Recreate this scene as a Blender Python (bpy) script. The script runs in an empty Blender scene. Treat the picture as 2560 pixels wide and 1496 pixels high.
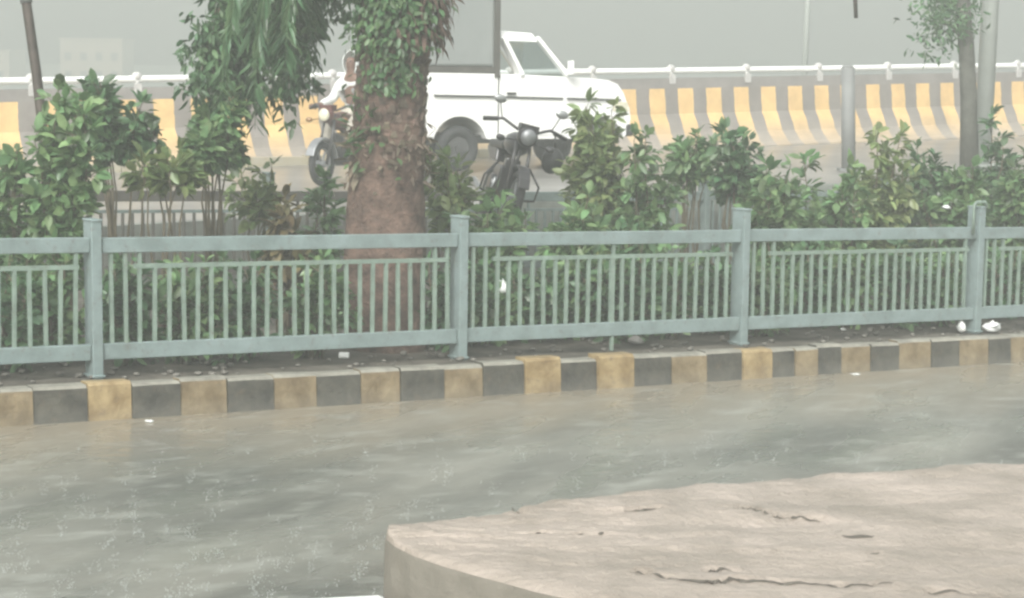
import bpy, bmesh, math, random
import numpy as np
from mathutils import Vector, Matrix
random.seed(7); rng = np.random.default_rng(7)
SC = bpy.context.scene
col = SC.collection

# ------------------------------------------------------------------ camera, sky, sun
F = 5000.0; H = 2.65; PITCH = math.radians(6.65); ROLL = math.radians(0.8)
cd = bpy.data.cameras.new("camera"); cam = bpy.data.objects.new("camera", cd); col.objects.link(cam)
cd.sensor_width = 36; cd.lens = F / 2560 * 36; cd.clip_start = .1; cd.clip_end = 3000
cfw = Vector((0, math.cos(PITCH), -math.sin(PITCH))); cr0 = Vector((1, 0, 0)); cu0 = cr0.cross(cfw)
CR = cr0 * math.cos(ROLL) + cu0 * math.sin(ROLL); CU = -cr0 * math.sin(ROLL) + cu0 * math.cos(ROLL)
cam.matrix_world = Matrix(((CR.x, CU.x, -cfw.x, 0), (CR.y, CU.y, -cfw.y, 0), (CR.z, CU.z, -cfw.z, H), (0, 0, 0, 1)))
SC.camera = cam
CP = Vector((0, 0, H))
def ray(px, py): return cfw + CR * ((px - 1280) / F) - CU * ((py - 748) / F)
def at(px, py, Z): return CP + ray(px, py) * Z

w = bpy.data.worlds.new("World"); SC.world = w; w.use_nodes = True
nt = w.node_tree; nt.nodes.clear()
SUN_EL, SUN_AZ = math.radians(38), math.radians(196)
sky = nt.nodes.new('ShaderNodeTexSky'); sky.sky_type = 'NISHITA'; sky.sun_disc = False
sky.sun_elevation = SUN_EL; sky.sun_rotation = SUN_AZ; sky.dust_density = 4; sky.air_density = 1.5
hs = nt.nodes.new('ShaderNodeHueSaturation'); hs.inputs['Saturation'].default_value = .12
tc = nt.nodes.new('ShaderNodeTexCoord'); sx = nt.nodes.new('ShaderNodeSeparateXYZ')
rp = nt.nodes.new('ShaderNodeValToRGB')
rp.color_ramp.elements[0].position = 0.0; rp.color_ramp.elements[0].color = (.165, .176, .170, 1)
rp.color_ramp.elements[1].position = .75; rp.color_ramp.elements[1].color = (1.45, 1.48, 1.45, 1)
mx = nt.nodes.new('ShaderNodeMix'); mx.data_type = 'RGBA'; mx.blend_type = 'MULTIPLY'; mx.inputs[0].default_value = 1
bgn = nt.nodes.new('ShaderNodeBackground'); bgn.inputs[1].default_value = .15
wo = nt.nodes.new('ShaderNodeOutputWorld')
L = nt.links.new
L(sky.outputs[0], hs.inputs['Color']); L(tc.outputs['Generated'], sx.inputs[0]); L(sx.outputs['Z'], rp.inputs[0])
L(hs.outputs[0], mx.inputs[6]); L(rp.outputs[0], mx.inputs[7]); L(mx.outputs[2], bgn.inputs[0]); L(bgn.outputs[0], wo.inputs[0])

sd = bpy.data.lights.new("sun", 'SUN'); sd.energy = 2.0; sd.angle = math.radians(25); sd.color = (1, .97, .93)
so = bpy.data.objects.new("sun", sd); col.objects.link(so)
sdir = Vector((math.sin(SUN_AZ) * math.cos(SUN_EL), math.cos(SUN_AZ) * math.cos(SUN_EL), math.sin(SUN_EL)))
so.rotation_euler = sdir.to_track_quat('Z', 'Y').to_euler(); so.location = (0, -5, 30)

SC.view_settings.view_transform = 'Standard'; SC.view_settings.look = 'None'
SC.view_settings.exposure = 0.62; SC.view_settings.gamma = 1
SC.cycles.filter_width = 2.6
SC.cycles.volume_bounces = 2; SC.cycles.max_bounces = 8; SC.cycles.transparent_max_bounces = 16

# ------------------------------------------------------------------ frames of reference
P0 = at(247, 945, 14.25); P3 = at(2440, 832, 18.97)
_d = P3 - P0; _L = math.hypot(_d.x, _d.y)
DU = Vector((_d.x / _L, _d.y / _L, 0)); DV = Vector((-DU.y, DU.x, 0)); SL = _d.z / _L
YAW = math.atan2(DU.y, DU.x)
KERB_H = .25
def uv(p): q = Vector((p[0] - P0.x, p[1] - P0.y, 0)); return q.dot(DU), q.dot(DV)
def fr(u, v, h=0.):          # fence frame: along, behind, above the median's level
    p = Vector((P0.x, P0.y, 0)) + DU * u + DV * v
    p.z = P0.z + SL * u + h
    return p
def zu(x, y): return .99 + .0236 * ((x * .841 + y * .541) - 10.15)   # level of the raised road
def hit(px, py, f):          # pixel to sloping plane z = f(x,y)
    r = ray(px, py); lo, hi = 2, 90
    for _ in range(60):
        m = (lo + hi) / 2; p = CP + r * m
        if p.z > f(p.x, p.y): lo = m
        else: hi = m
    return CP + r * lo
def zmed(x, y): return P0.z + SL * uv((x, y))[0]
def zroad(x, y): return zmed(x, y) - KERB_H

# ------------------------------------------------------------------ materials
MATS = {}
def mat(name, c, rough=.6, metal=0., var=.15, vscale=6., bump=0., bscale=40., spec=.5, c2=None, coat=0., trans=None, island=0., grime=0.):
    if name in MATS: return MATS[name]
    m = bpy.data.materials.new(name); m.use_nodes = True; n = m.node_tree.nodes; l = m.node_tree.links.new
    b = n['Principled BSDF']
    b.inputs['Roughness'].default_value = rough; b.inputs['Metallic'].default_value = metal
    b.inputs['Specular IOR Level'].default_value = spec; b.inputs['Coat Weight'].default_value = coat; b.inputs['Coat Roughness'].default_value = .15
    t = n.new('ShaderNodeTexCoord'); no = n.new('ShaderNodeTexNoise'); no.inputs['Scale'].default_value = vscale; no.inputs['Detail'].default_value = 6
    no.inputs['Roughness'].default_value = .62
    l(t.outputs['Object'], no.inputs['Vector'])
    r = n.new('ShaderNodeValToRGB'); e = r.color_ramp.elements
    a = [max(0, x * (1 - var)) for x in c]; z = list(c2) if c2 else [min(1, x * (1 + var)) for x in c]
    e[0].position = .32; e[0].color = (*a, 1); e[1].position = .68; e[1].color = (*z, 1)
    l(no.outputs['Fac'], r.inputs[0]); out = r.outputs[0]
    if grime:
        g1 = n.new('ShaderNodeTexNoise'); g1.inputs['Scale'].default_value = 14; g1.inputs['Detail'].default_value = 8; g1.inputs['Roughness'].default_value = .75
        l(t.outputs['Object'], g1.inputs['Vector']); g2 = n.new('ShaderNodeMapRange'); g2.inputs[1].default_value = .55; g2.inputs[2].default_value = .68; g2.inputs[4].default_value = grime
        l(g1.outputs[0], g2.inputs[0]); g3 = n.new('ShaderNodeMix'); g3.data_type = 'RGBA'; l(g2.outputs[0], g3.inputs[0]); l(out, g3.inputs[6]); g3.inputs[7].default_value = (.13, .10, .07, 1); out = g3.outputs[2]
    if island:
        g = n.new('ShaderNodeNewGeometry'); h = n.new('ShaderNodeHueSaturation')
        mr = n.new('ShaderNodeMapRange'); mr.inputs[3].default_value = 1 - island; mr.inputs[4].default_value = 1 + island
        mh = n.new('ShaderNodeMapRange'); mh.inputs[3].default_value = .47; mh.inputs[4].default_value = .52
        mlt = n.new('ShaderNodeMath'); mlt.operation = 'MULTIPLY'; mlt.inputs[1].default_value = 7.31
        frc = n.new('ShaderNodeMath'); frc.operation = 'FRACT'
        l(g.outputs['Random Per Island'], mr.inputs[0]); l(g.outputs['Random Per Island'], mlt.inputs[0]); l(mlt.outputs[0], frc.inputs[0]); l(frc.outputs[0], mh.inputs[0])
        l(out, h.inputs['Color']); l(mr.outputs[0], h.inputs['Value']); l(mh.outputs[0], h.inputs['Hue']); out = h.outputs[0]
    l(out, b.inputs['Base Color'])
    if bump:
        nb = n.new('ShaderNodeTexNoise'); nb.inputs['Scale'].default_value = bscale; nb.inputs['Detail'].default_value = 5
        l(t.outputs['Object'], nb.inputs['Vector'])
        bp = n.new('ShaderNodeBump'); bp.inputs['Strength'].default_value = bump; bp.inputs['Distance'].default_value = .02
        l(nb.outputs['Fac'], bp.inputs['Height']); l(bp.outputs[0], b.inputs['Normal'])
    if trans:
        tr = n.new('ShaderNodeBsdfTranslucent'); ms = n.new('ShaderNodeMixShader'); ms.inputs[0].default_value = trans
        l(out, tr.inputs[0]); l(b.outputs[0], ms.inputs[1]); l(tr.outputs[0], ms.inputs[2]); l(ms.outputs[0], n['Material Output'].inputs[0])
    MATS[name] = m; return m

M = dict(
    fence=mat('fence_paint', (.215, .275, .268), .38, .0, .16, 5, .15, 60, c2=(.26, .33, .33), grime=.5),
    fence_side=None,
    bar=mat('baluster_paint', (.21, .28, .235), .4, 0, .2, 9, .1, 60, grime=.5),
    backfence=mat('back_fence_paint', (.15, .19, .18), .45, 0, .25, 6),
    rust=mat('dull_brown_paint', (.085, .08, .07), .6, 0, .3, 6),
    concrete=mat('rail_concrete', (.30, .29, .27), .8, 0, .2, 3, .3, 30),
    soil=mat('bed_soil', (.075, .065, .052), .75, 0, .45, 3, .8, 18, c2=(.15, .135, .11)),
    wallc=mat('wet_wall_concrete', (.21, .225, .20), .5, 0, .3, 2.5, .3, 20),
    upper=mat('wet_upper_concrete', (.23, .22, .20), .3, 0, .35, .8, .15, 12),
    white=mat('white_pipe_paint', (.92, .93, .91), .35, 0, .05, 4),
    leaf=mat('leaf_green', (.11, .23, .09), .35, 0, .35, 3, spec=.6, c2=(.25, .40, .18), trans=.4, island=.45),
    leaf2=mat('leaf_yellowish_green', (.17, .26, .085), .36, 0, .35, 3, spec=.6, c2=(.33, .42, .18), trans=.4, island=.45),
    leaf3=mat('leaf_dark_green', (.065, .155, .07), .35, 0, .35, 3, spec=.6, c2=(.14, .26, .12), trans=.3, island=.4),
    creeper=mat('creeper_leaf', (.06, .14, .055), .4, 0, .35, 3, spec=.5, c2=(.13, .24, .10), trans=.3, island=.4),
    leafbrown=mat('leaf_dry_brown', (.15, .10, .055), .5, 0, .35, 3, c2=(.17, .16, .07), trans=.15, island=.4),
    stem=mat('stem_bark', (.12, .10, .065), .7, 0, .3, 12),
    palmbark=mat('palm_bark', (.055, .033, .025), .85, 0, .35, 7, 1.2, 34, c2=(.19, .125, .095)),
    fibre=mat('palm_fibre', (.14, .11, .08), .85, 0, .35, 7, .6, 50, c2=(.22, .18, .13), island=.35),
    boot=mat('palm_leaf_base', (.08, .055, .042), .8, 0, .35, 7, .6, 40, c2=(.16, .12, .09), island=.4),
    truck=mat('white_truck_paint', (.95, .95, .93), .25, 0, .03, 2, coat=.5),
    trim=mat('black_trim', (.03, .03, .03), .4, 0, .3, 8),
    tyre=mat('tyre_rubber', (.035, .036, .038), .75, 0, .3, 12, .3, 60),
    rim=mat('steel_rim', (.35, .36, .37), .4, .6, .2, 8),
    darkrim=mat('dull_wheel_rim', (.09, .09, .09), .6, .2, .3, 8),
    canvas=mat('grey_cargo_canvas', (.27, .29, .28), .6, 0, .1, 1.2, .25, 4),
    lamp=mat('headlamp_lens', (.75, .72, .55), .1, 0, .1, 10, coat=1),
    red=mat('red_lens', (.35, .03, .02), .15, 0, .1, 10, coat=1),
    amber=mat('amber_lens', (.3, .16, .05), .15, 0, .1, 10, coat=1),
    bike=mat('dark_bike_paint', (.045, .042, .045), .3, .1, .2, 8, coat=.4),
    bikered=mat('maroon_bike_paint', (.10, .03, .025), .3, 0, .2, 8, coat=.4),
    steel=mat('worn_steel', (.45, .46, .46), .35, .8, .2, 8),
    skin=mat('skin', (.20, .115, .085), .5, 0, .1, 8),
    shirt=mat('white_shirt_cloth', (.72, .74, .72), .8, 0, .08, 12, .4, 25),
    pants=mat('beige_trouser_cloth', (.50, .47, .40), .8, 0, .12, 12, .4, 25),
    seat=mat('black_seat_vinyl', (.03, .03, .03), .4, 0, .2, 10),
    pole=mat('pale_pole_paint', (.42, .45, .42), .45, 0, .08, 3),
    pole2=mat('grey_post_concrete', (.22, .225, .22), .7, 0, .12, 3, .2, 20),
    darkpole=mat('dark_rusty_pole', (.07, .055, .045), .6, .2, .3, 9, .3, 40),
    litter=mat('white_plastic', (.8, .82, .8), .3, 0, .05, 20),
    build=mat('beige_plaster', (.42, .33, .24), .85, 0, .1, .4),
    far=mat('far_ground_grass', (.12, .13, .10), .9, 0, .3, .05),
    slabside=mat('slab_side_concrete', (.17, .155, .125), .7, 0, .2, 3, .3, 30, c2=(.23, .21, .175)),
)
def glass_mat():
    m = bpy.data.materials.new('window_glass'); m.use_nodes = True; n = m.node_tree.nodes; l = m.node_tree.links.new
    g = n.new('ShaderNodeBsdfGlossy'); g.inputs['Roughness'].default_value = .05; g.inputs[0].default_value = (.8, .85, .85, 1)
    t = n.new('ShaderNodeBsdfTransparent'); t.inputs[0].default_value = (.70, .74, .73, 1)
    fz = n.new('ShaderNodeFresnel'); fz.inputs[0].default_value = 1.12
    ms = n.new('ShaderNodeMixShader'); mq = n.new('ShaderNodeMath'); mq.operation = 'MULTIPLY'; mq.inputs[1].default_value = .2; l(fz.outputs[0], mq.inputs[0]); l(mq.outputs[0], ms.inputs[0]); l(t.outputs[0], ms.inputs[1]); l(g.outputs[0], ms.inputs[2])
    l(ms.outputs[0], n['Material Output'].inputs[0]); return m
M['glass'] = glass_mat()

def stripe_mat():   # yellow and black hazard paint along the barrier, worn and dusty on its splayed foot
    m = bpy.data.materials.new('barrier_hazard_paint'); m.use_nodes = True; n = m.node_tree.nodes; l = m.node_tree.links.new
    b = n['Principled BSDF']; b.inputs['Roughness'].default_value = .6
    t = n.new('ShaderNodeTexCoord'); s = n.new('ShaderNodeSeparateXYZ'); l(t.outputs['Object'], s.inputs[0])
    def math_(op, a, c=None, v=None):
        q = n.new('ShaderNodeMath'); q.operation = op
        l(a, q.inputs[0])
        if c is not None: l(c, q.inputs[1])
        if v is not None: q.inputs[1].default_value = v
        return q.outputs[0]
    no = n.new('ShaderNodeTexNoise'); no.inputs['Scale'].default_value = 5; no.inputs['Detail'].default_value = 6; l(t.outputs['Object'], no.inputs[0])
    wob = math_('MULTIPLY', no.outputs['Fac'], v=.05)
    xx = math_('ADD', s.outputs['X'], wob)
    fr_ = math_('FRACT', math_('DIVIDE', xx, v=.60))
    st = math_('LESS_THAN', fr_, v=.54)
    mixc = n.new('ShaderNodeMix'); mixc.data_type = 'RGBA'; l(st, mixc.inputs[0])
    mixc.inputs[6].default_value = (.26, .235, .215, 1); mixc.inputs[7].default_value = (.80, .54, .24, 1)
    # top band bare concrete, splay dusty
    dust = n.new('ShaderNodeMapRange'); dust.inputs[1].default_value = .55; dust.inputs[2].default_value = .12
    l(math_('ADD', s.outputs['Z'], math_('MULTIPLY', no.outputs['Fac'], v=.12)), dust.inputs[0])
    d2 = math_('MULTIPLY', dust.outputs[0], v=.75)
    m2 = n.new('ShaderNodeMix'); m2.data_type = 'RGBA'; l(d2, m2.inputs[0]); l(mixc.outputs[2], m2.inputs[6]); m2.inputs[7].default_value = (.42, .37, .31, 1)
    top = math_('GREATER_THAN', s.outputs['Z'], v=1.04)
    m3 = n.new('ShaderNodeMix'); m3.data_type = 'RGBA'; l(top, m3.inputs[0]); l(m2.outputs[2], m3.inputs[6]); m3.inputs[7].default_value = (.27, .25, .235, 1)
    m4 = n.new('ShaderNodeMix'); m4.data_type = 'RGBA'; m4.blend_type = 'MULTIPLY'; m4.inputs[0].default_value = .5
    n2 = n.new('ShaderNodeTexNoise'); n2.inputs['Scale'].default_value = 2.2; n2.inputs['Detail'].default_value = 8; n2.inputs['Roughness'].default_value = .7; l(t.outputs['Object'], n2.inputs[0])
    rr = n.new('ShaderNodeValToRGB'); rr.color_ramp.elements[0].position = .3; rr.color_ramp.elements[0].color = (.45, .45, .45, 1); rr.color_ramp.elements[1].position = .62
    l(n2.outputs[0], rr.inputs[0]); l(m3.outputs[2], m4.inputs[6]); l(rr.outputs[0], m4.inputs[7]); l(m4.outputs[2], b.inputs['Base Color'])
    return m

def road_mat():
    m = bpy.data.materials.new('wet_road'); m.use_nodes = True; n = m.node_tree.nodes; l = m.node_tree.links.new
    b = n['Principled BSDF']; t = n.new('ShaderNodeTexCoord')
    mp = n.new('ShaderNodeMapping'); mp.inputs['Rotation'].default_value = (0, 0, -YAW); l(t.outputs['Object'], mp.inputs[0])
    mp2 = n.new('ShaderNodeMapping'); mp2.inputs['Scale'].default_value = (.35, 1.2, 1); l(mp.outputs[0], mp2.inputs[0])
    n1 = n.new('ShaderNodeTexNoise'); n1.inputs['Scale'].default_value = .9; n1.inputs['Detail'].default_value = 5; l(mp2.outputs[0], n1.inputs[0])
    r = n.new('ShaderNodeValToRGB'); e = r.color_ramp.elements
    e[0].position = .36; e[0].color = (.08, .082, .068, 1); e[1].position = .64; e[1].color = (.225, .22, .185, 1)
    l(n1.outputs[0], r.inputs[0])
    # silt washed along the kerb: distance from the fence line
    ob = n.new('ShaderNodeSeparateXYZ'); l(t.outputs['Object'], ob.inputs[0])
    mr = n.new('ShaderNodeMapRange'); mr.inputs[1].default_value = -2.6; mr.inputs[2].default_value = -.5
    n3 = n.new('ShaderNodeTexNoise'); n3.inputs['Scale'].default_value = 1.3; n3.inputs['Detail'].default_value = 6; l(mp2.outputs[0], n3.inputs[0])
    ad = n.new('ShaderNodeMath'); ad.operation = 'MULTIPLY_ADD'; ad.inputs[1].default_value = 2.4; l(n3.outputs[0], ad.inputs[0])
    sub = n.new('ShaderNodeMath'); sub.operation = 'SUBTRACT'; sub.inputs[1].default_value = 1.2; l(ob.outputs['Y'], sub.inputs[0]); l(sub.outputs[0], ad.inputs[2])
    l(ad.outputs[0], mr.inputs[0])
    mm = n.new('ShaderNodeMix'); mm.data_type = 'RGBA'; l(mr.outputs[0], mm.inputs[0]); l(r.outputs[0], mm.inputs[6]); mm.inputs[7].default_value = (.22, .185, .13, 1)
    mp5 = n.new('ShaderNodeMapping'); mp5.inputs['Scale'].default_value = (.55, 1., 1); l(t.outputs['Object'], mp5.inputs[0])
    n6 = n.new('ShaderNodeTexNoise'); n6.inputs['Scale'].default_value = 4.5; n6.inputs['Detail'].default_value = 5; n6.inputs['Roughness'].default_value = .6; l(mp5.outputs[0], n6.inputs[0])
    r6 = n.new('ShaderNodeMapRange'); r6.inputs[1].default_value = .52; r6.inputs[2].default_value = .72; r6.inputs[4].default_value = .55; l(n6.outputs[0], r6.inputs[0])
    m6 = n.new('ShaderNodeMix'); m6.data_type = 'RGBA'; l(r6.outputs[0], m6.inputs[0]); l(mm.outputs[2], m6.inputs[6]); m6.inputs[7].default_value = (.36, .37, .33, 1)
    l(m6.outputs[2], b.inputs['Base Color'])
    n4 = n.new('ShaderNodeTexNoise'); n4.inputs['Scale'].default_value = 1.6; n4.inputs['Detail'].default_value = 7; l(mp2.outputs[0], n4.inputs[0])
    r2 = n.new('ShaderNodeMapRange'); r2.inputs[1].default_value = .35; r2.inputs[2].default_value = .65; r2.inputs[3].default_value = .10; r2.inputs[4].default_value = .55
    l(n4.outputs[0], r2.inputs[0]); l(r2.outputs[0], b.inputs['Roughness'])
    mp3 = n.new('ShaderNodeMapping'); mp3.inputs['Scale'].default_value = (.6, 1., 1); l(t.outputs['Object'], mp3.inputs[0])
    n5 = n.new('ShaderNodeTexNoise'); n5.inputs['Scale'].default_value = 9; n5.inputs['Detail'].default_value = 4; l(mp3.outputs[0], n5.inputs[0])
    bp = n.new('ShaderNodeBump'); bp.inputs['Strength'].default_value = .4; bp.inputs['Distance'].default_value = .025; l(n5.outputs[0], bp.inputs['Height']); l(bp.outputs[0], b.inputs['Normal'])
    return m

# ------------------------------------------------------------------ mesh helpers
class MB:
    def __init__(s): s.v = []; s.f = []; s.sm = []
    def add(s, vs, fs, smooth=False):
        o = len(s.v); s.v += [tuple(p) for p in vs]; s.f += [tuple(i + o for i in f) for f in fs]; s.sm += [smooth] * len(fs); return s
    def box(s, c, d, ax=None):
        ax = ax or (Vector((1, 0, 0)), Vector((0, 1, 0)), Vector((0, 0, 1))); c = Vector(c)
        vs = [c + ax[0] * (i * d[0] / 2) + ax[1] * (j * d[1] / 2) + ax[2] * (k * d[2] / 2) for i in (-1, 1) for j in (-1, 1) for k in (-1, 1)]
        return s.add(vs, [(0, 1, 3, 2), (4, 6, 7, 5), (0, 4, 5, 1), (2, 3, 7, 6), (0, 2, 6, 4), (1, 5, 7, 3)])
    def bar(s, a, b, wd, dp, up=None):     # rectangular bar from a to b
        a, b = Vector(a), Vector(b); x = (b - a); ln = x.length; x = x / ln
        up = Vector(up or (0, 0, 1)); y = up.cross(x)
        if y.length < 1e-4: y = Vector((0, 1, 0)).cross(x)
        y.normalize(); z = x.cross(y); return s.box((a + b) / 2, (ln, wd, dp), (x, y, z))
    def tube(s, pts, r, n=8, cap=True):
        pts = [Vector(p) for p in pts]; rs = r if isinstance(r, (list, tuple)) else [r] * len(pts)
        vs = []; prev = None
        for i, p in enumerate(pts):
            t = (pts[min(i + 1, len(pts) - 1)] - pts[max(i - 1, 0)]).normalized()
            if prev is None: a = t.orthogonal().normalized()
            else: a = (prev - t * prev.dot(t)).normalized()
            prev = a; b = t.cross(a)
            for k in range(n): th = 2 * math.pi * k / n; vs.append(p + (a * math.cos(th) + b * math.sin(th)) * rs[i])
        fs = [(i * n + k, i * n + (k + 1) % n, (i + 1) * n + (k + 1) % n, (i + 1) * n + k) for i in range(len(pts) - 1) for k in range(n)]
        s.add(vs, fs, True)
        if cap: s.f += [tuple(len(s.v) - len(vs) + k for k in reversed(range(n))), tuple(len(s.v) - n + k for k in range(n))]; s.sm += [False, False]
        return s
    def ell(s, c, r, n=10, m=7, ax=None):
        c = Vector(c); ax = ax or (Vector((1, 0, 0)), Vector((0, 1, 0)), Vector((0, 0, 1)))
        vs = []
        for j in range(m + 1):
            ph = math.pi * j / m
            for k in range(n):
                th = 2 * math.pi * k / n
                vs.append(c + ax[0] * (r[0] * math.sin(ph) * math.cos(th)) + ax[1] * (r[1] * math.sin(ph) * math.sin(th)) + ax[2] * (r[2] * math.cos(ph)))
        fs = [(j * n + k, (j + 1) * n + k, (j + 1) * n + (k + 1) % n, j * n + (k + 1) % n) for j in range(m) for k in range(n)]
        return s.add(vs, fs, True)
    def torus(s, c, R_, r, axis='y', n=28, m=10, sq=1.):
        vs = []
        for i in range(n):
            a = 2 * math.pi * i / n
            for j in range(m):
                b = 2 * math.pi * j / m; q = R_ + r * math.cos(b); h = r * sq * math.sin(b)
                vs.append((c[0] + q * math.cos(a), c[1] + h, c[2] + q * math.sin(a)))
        return s.add(vs, [(i * m + j, i * m + (j + 1) % m, ((i + 1) % n) * m + (j + 1) % m, ((i + 1) % n) * m + j) for i in range(n) for j in range(m)], True)
    def disc(s, c, r, h, n=24):
        vs = [(c[0] + r * math.cos(2 * math.pi * i / n), c[1] + q, c[2] + r * math.sin(2 * math.pi * i / n)) for q in (-h / 2, h / 2) for i in range(n)]
        fs = [tuple(range(n)), tuple(reversed(range(n, 2 * n)))] + [(i, n + i, n + (i + 1) % n, (i + 1) % n) for i in range(n)]
        return s.add(vs, fs)
    def prism(s, poly, y0, y1):            # polygon in x,z extruded along y
        n = len(poly); vs = [(p[0], y0, p[1]) for p in poly] + [(p[0], y1, p[1]) for p in poly]
        return s.add(vs, [tuple(range(n)), tuple(reversed(range(n, 2 * n)))] + [(i, n + i, n + (i + 1) % n, (i + 1) % n) for i in range(n)])
    def build(s, name, m, parent=None, bevel=0., sub=0):
        me = bpy.data.meshes.new(name); me.from_pydata(s.v, [], s.f); me.materials.append(m)
        me.polygons.foreach_set('use_smooth', s.sm); me.update()
        o = bpy.data.objects.new(name, me); col.objects.link(o)
        if parent is not None: o.parent = parent
        if bevel: bv = o.modifiers.new('bevel', 'BEVEL'); bv.width = bevel; bv.segments = 2; bv.limit_method = 'ANGLE'
        if sub: q = o.modifiers.new('sub', 'SUBSURF'); q.levels = sub; q.render_levels = sub
        bm = bmesh.new(); bm.from_mesh(me); bmesh.ops.recalc_face_normals(bm, faces=bm.faces) if len(bm.faces) < 4000 else None; bm.to_mesh(me); bm.free()
        return o
def tag(o, label=None, cat=None, group=None, kind=None):
    if label: o['label'] = label
    if cat: o['category'] = cat
    if group: o['group'] = group
    if kind: o['kind'] = kind
    return o
def thing(name, label, cat, loc=(0, 0, 0), rz=0, group=None):
    o = bpy.data.objects.new(name, None); col.objects.link(o); o.location = loc; o.rotation_euler = (0, 0, rz); o.empty_display_size = .2
    return tag(o, label, cat, group)
def grid_obj(name, m, us, vs_, f, kind='structure', smooth=True, uniq=None):
    V = [f(u, v) for v in vs_ for u in us]; n = len(us)
    fs = [(j * n + i, j * n + i + 1, (j + 1) * n + i + 1, (j + 1) * n + i) for j in range(len(vs_) - 1) for i in range(n - 1)]
    o = MB().add(V, fs, smooth).build(name, m); 
    if kind: o['kind'] = kind
    return o

# ------------------------------------------------------------------ ground, roads
KV = -.33                               # kerb face, in front of the fence line
# road as an object whose own axes run along and across the fence line
def plane_uv(name, m, u0, u1, v0, v1, zoff, nu=2, nv=2):
    o = grid_obj(name, m, np.linspace(u0, u1, nu), np.linspace(v0, v1, nv), lambda u, v: (u, v, SL * u), 'structure')
    o.location = (P0.x, P0.y, P0.z + zoff); o.rotation_euler = (0, 0, YAW); return o
plane_uv('road', road_mat(), -40, 60, -30, KV, -KERB_H)
plane_uv('planting_bed', M['soil'], -40, 60, KV + .14, 6.0, -.012)
far = MB().add([(-1500, -200, -1.4), (1500, -200, -1.4), (1500, 1800, -1.4), (-1500, 1800, -1.4)], [(0, 1, 2, 3)]).build('ground', M['far']); far['kind'] = 'structure'
# raised road behind the second fence
def fru(u, v): p = fr(u, v); return (p.x, p.y, zu(p.x, p.y))
uo = grid_obj('raised_road', M['upper'], np.linspace(-40, 60, 30), np.linspace(6.16, 18.5, 8), fru, 'structure')
# retaining wall
mb = MB(); n = 60; us = np.linspace(-40, 60, n)
V = []
for u in us:
    a = fr(u, 6.0); b = fr(u, 6.16); t = zu(a.x, a.y) + .03
    V += [(a.x, a.y, a.z - .3), (a.x, a.y, t), (b.x, b.y, t), (b.x, b.y, a.z - .3)]
fs = [(4 * i + k, 4 * i + (k + 1) % 4, 4 * i + 4 + (k + 1) % 4, 4 * i + 4 + k) for i in range(n - 1) for k in range(4)]
tag(mb.add(V, fs).build('retaining_wall', M['wallc']), 'low grey-green concrete retaining wall behind the second fence', 'retaining wall')

# painted kerb: block edges taken along the kerb line
kx = [-150, -60, 83, 220, 330, 452, 570, 686, 794, 905, 1004, 1113, 1211, 1313, 1403, 1496, 1584, 1680, 1770, 1860, 1933, 1990, 2047, 2108, 2181, 2250, 2332, 2401, 2474, 2530, 2600, 2680]
def kerb_u(px):                        # where the pixel column meets the kerb's top edge
    lo, hi = -6, 14
    for _ in range(50):
        m_ = (lo + hi) / 2; q = fr(m_, KV); d = q - CP; z = d.dot(cfw)
        if 1280 + F * d.dot(CR) / z < px: lo = m_
        else: hi = m_
    return lo
ku = [kerb_u(x) for x in kx]
YEL = mat('kerb_yellow_paint', (.30, .20, .085), .5, 0, .35, 6, .4, 25, grime=.6, c2=(.42, .32, .17))
YEL2 = mat('kerb_worn_yellow_paint', (.20, .145, .075), .55, 0, .3, 6, .4, 25, grime=.6, c2=(.31, .245, .15))
BLK = mat('kerb_black_paint', (.05, .05, .045), .45, 0, .35, 6, .4, 25, grime=.6, c2=(.11, .105, .085))
kme = bpy.data.meshes.new('kerb'); kerb = bpy.data.objects.new('kerb', kme); col.objects.link(kerb); kerb['kind'] = 'structure'
bm = bmesh.new()
worn = {0: 1, 6: 1, 8: 1, 10: 1, 12: 0, 18: 1, 24: 1, 26: 1}
for i in range(len(ku) - 1):
    u0, u1 = ku[i] + .004, ku[i + 1] - .004
    yellow = i % 2 == 1 if False else (i % 2 == 1)
    jz = random.uniform(-.008, .010); jv = random.uniform(-.012, .012)
    if kx[i] in (220, 1313, 1496): jz += .018; jv -= .015
    pr = [(KV + jv, -KERB_H - .05), (KV + jv + .015, -.02 + jz), (KV + jv + .035, jz), (KV + .15, jz), (KV + .15, -KERB_H - .05)]
    vs = [[bm.verts.new(fr(u, p[0] + random.uniform(-.003, .003), p[1] + random.uniform(-.003, .003))) for p in pr] for u in (u0, (u0 + u1) / 2, u1)]
    idx = 2 if not yellow else (0 if kx[i] in (220, 1313, 1496, 1860) else 1)
    fcs = [bm.faces.new(vs[0]), bm.faces.new(list(reversed(vs[2])))]
    for a in (0, 1):
        for k in range(5): fcs.append(bm.faces.new((vs[a][k], vs[a + 1][k], vs[a + 1][(k + 1) % 5], vs[a][(k + 1) % 5])))
    for f_ in fcs: f_.material_index = idx
    for a in (0, 1): fcs[2 + a * 5 + 2].material_index = 0 if idx == 0 else 3; fcs[2 + a * 5 + 1].material_index = 0 if idx == 0 else 3
bmesh.ops.recalc_face_normals(bm, faces=bm.faces); bm.to_mesh(kme); bm.free()
for m_ in (YEL, YEL2, BLK, mat('kerb_pale_mortar', (.26, .25, .21), .6, 0, .3, 7, .4, 30)): kme.materials.append(m_)
# the kerb line outside the picture
mb = MB()
for a, b in ((-40, ku[0]), (ku[-1], 60)): mb.bar(fr(a, KV + .075, -.15), fr(b, KV + .075, -.15), .15, .3)
o = mb.build('kerb_continuation', BLK); o.parent = kerb

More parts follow.
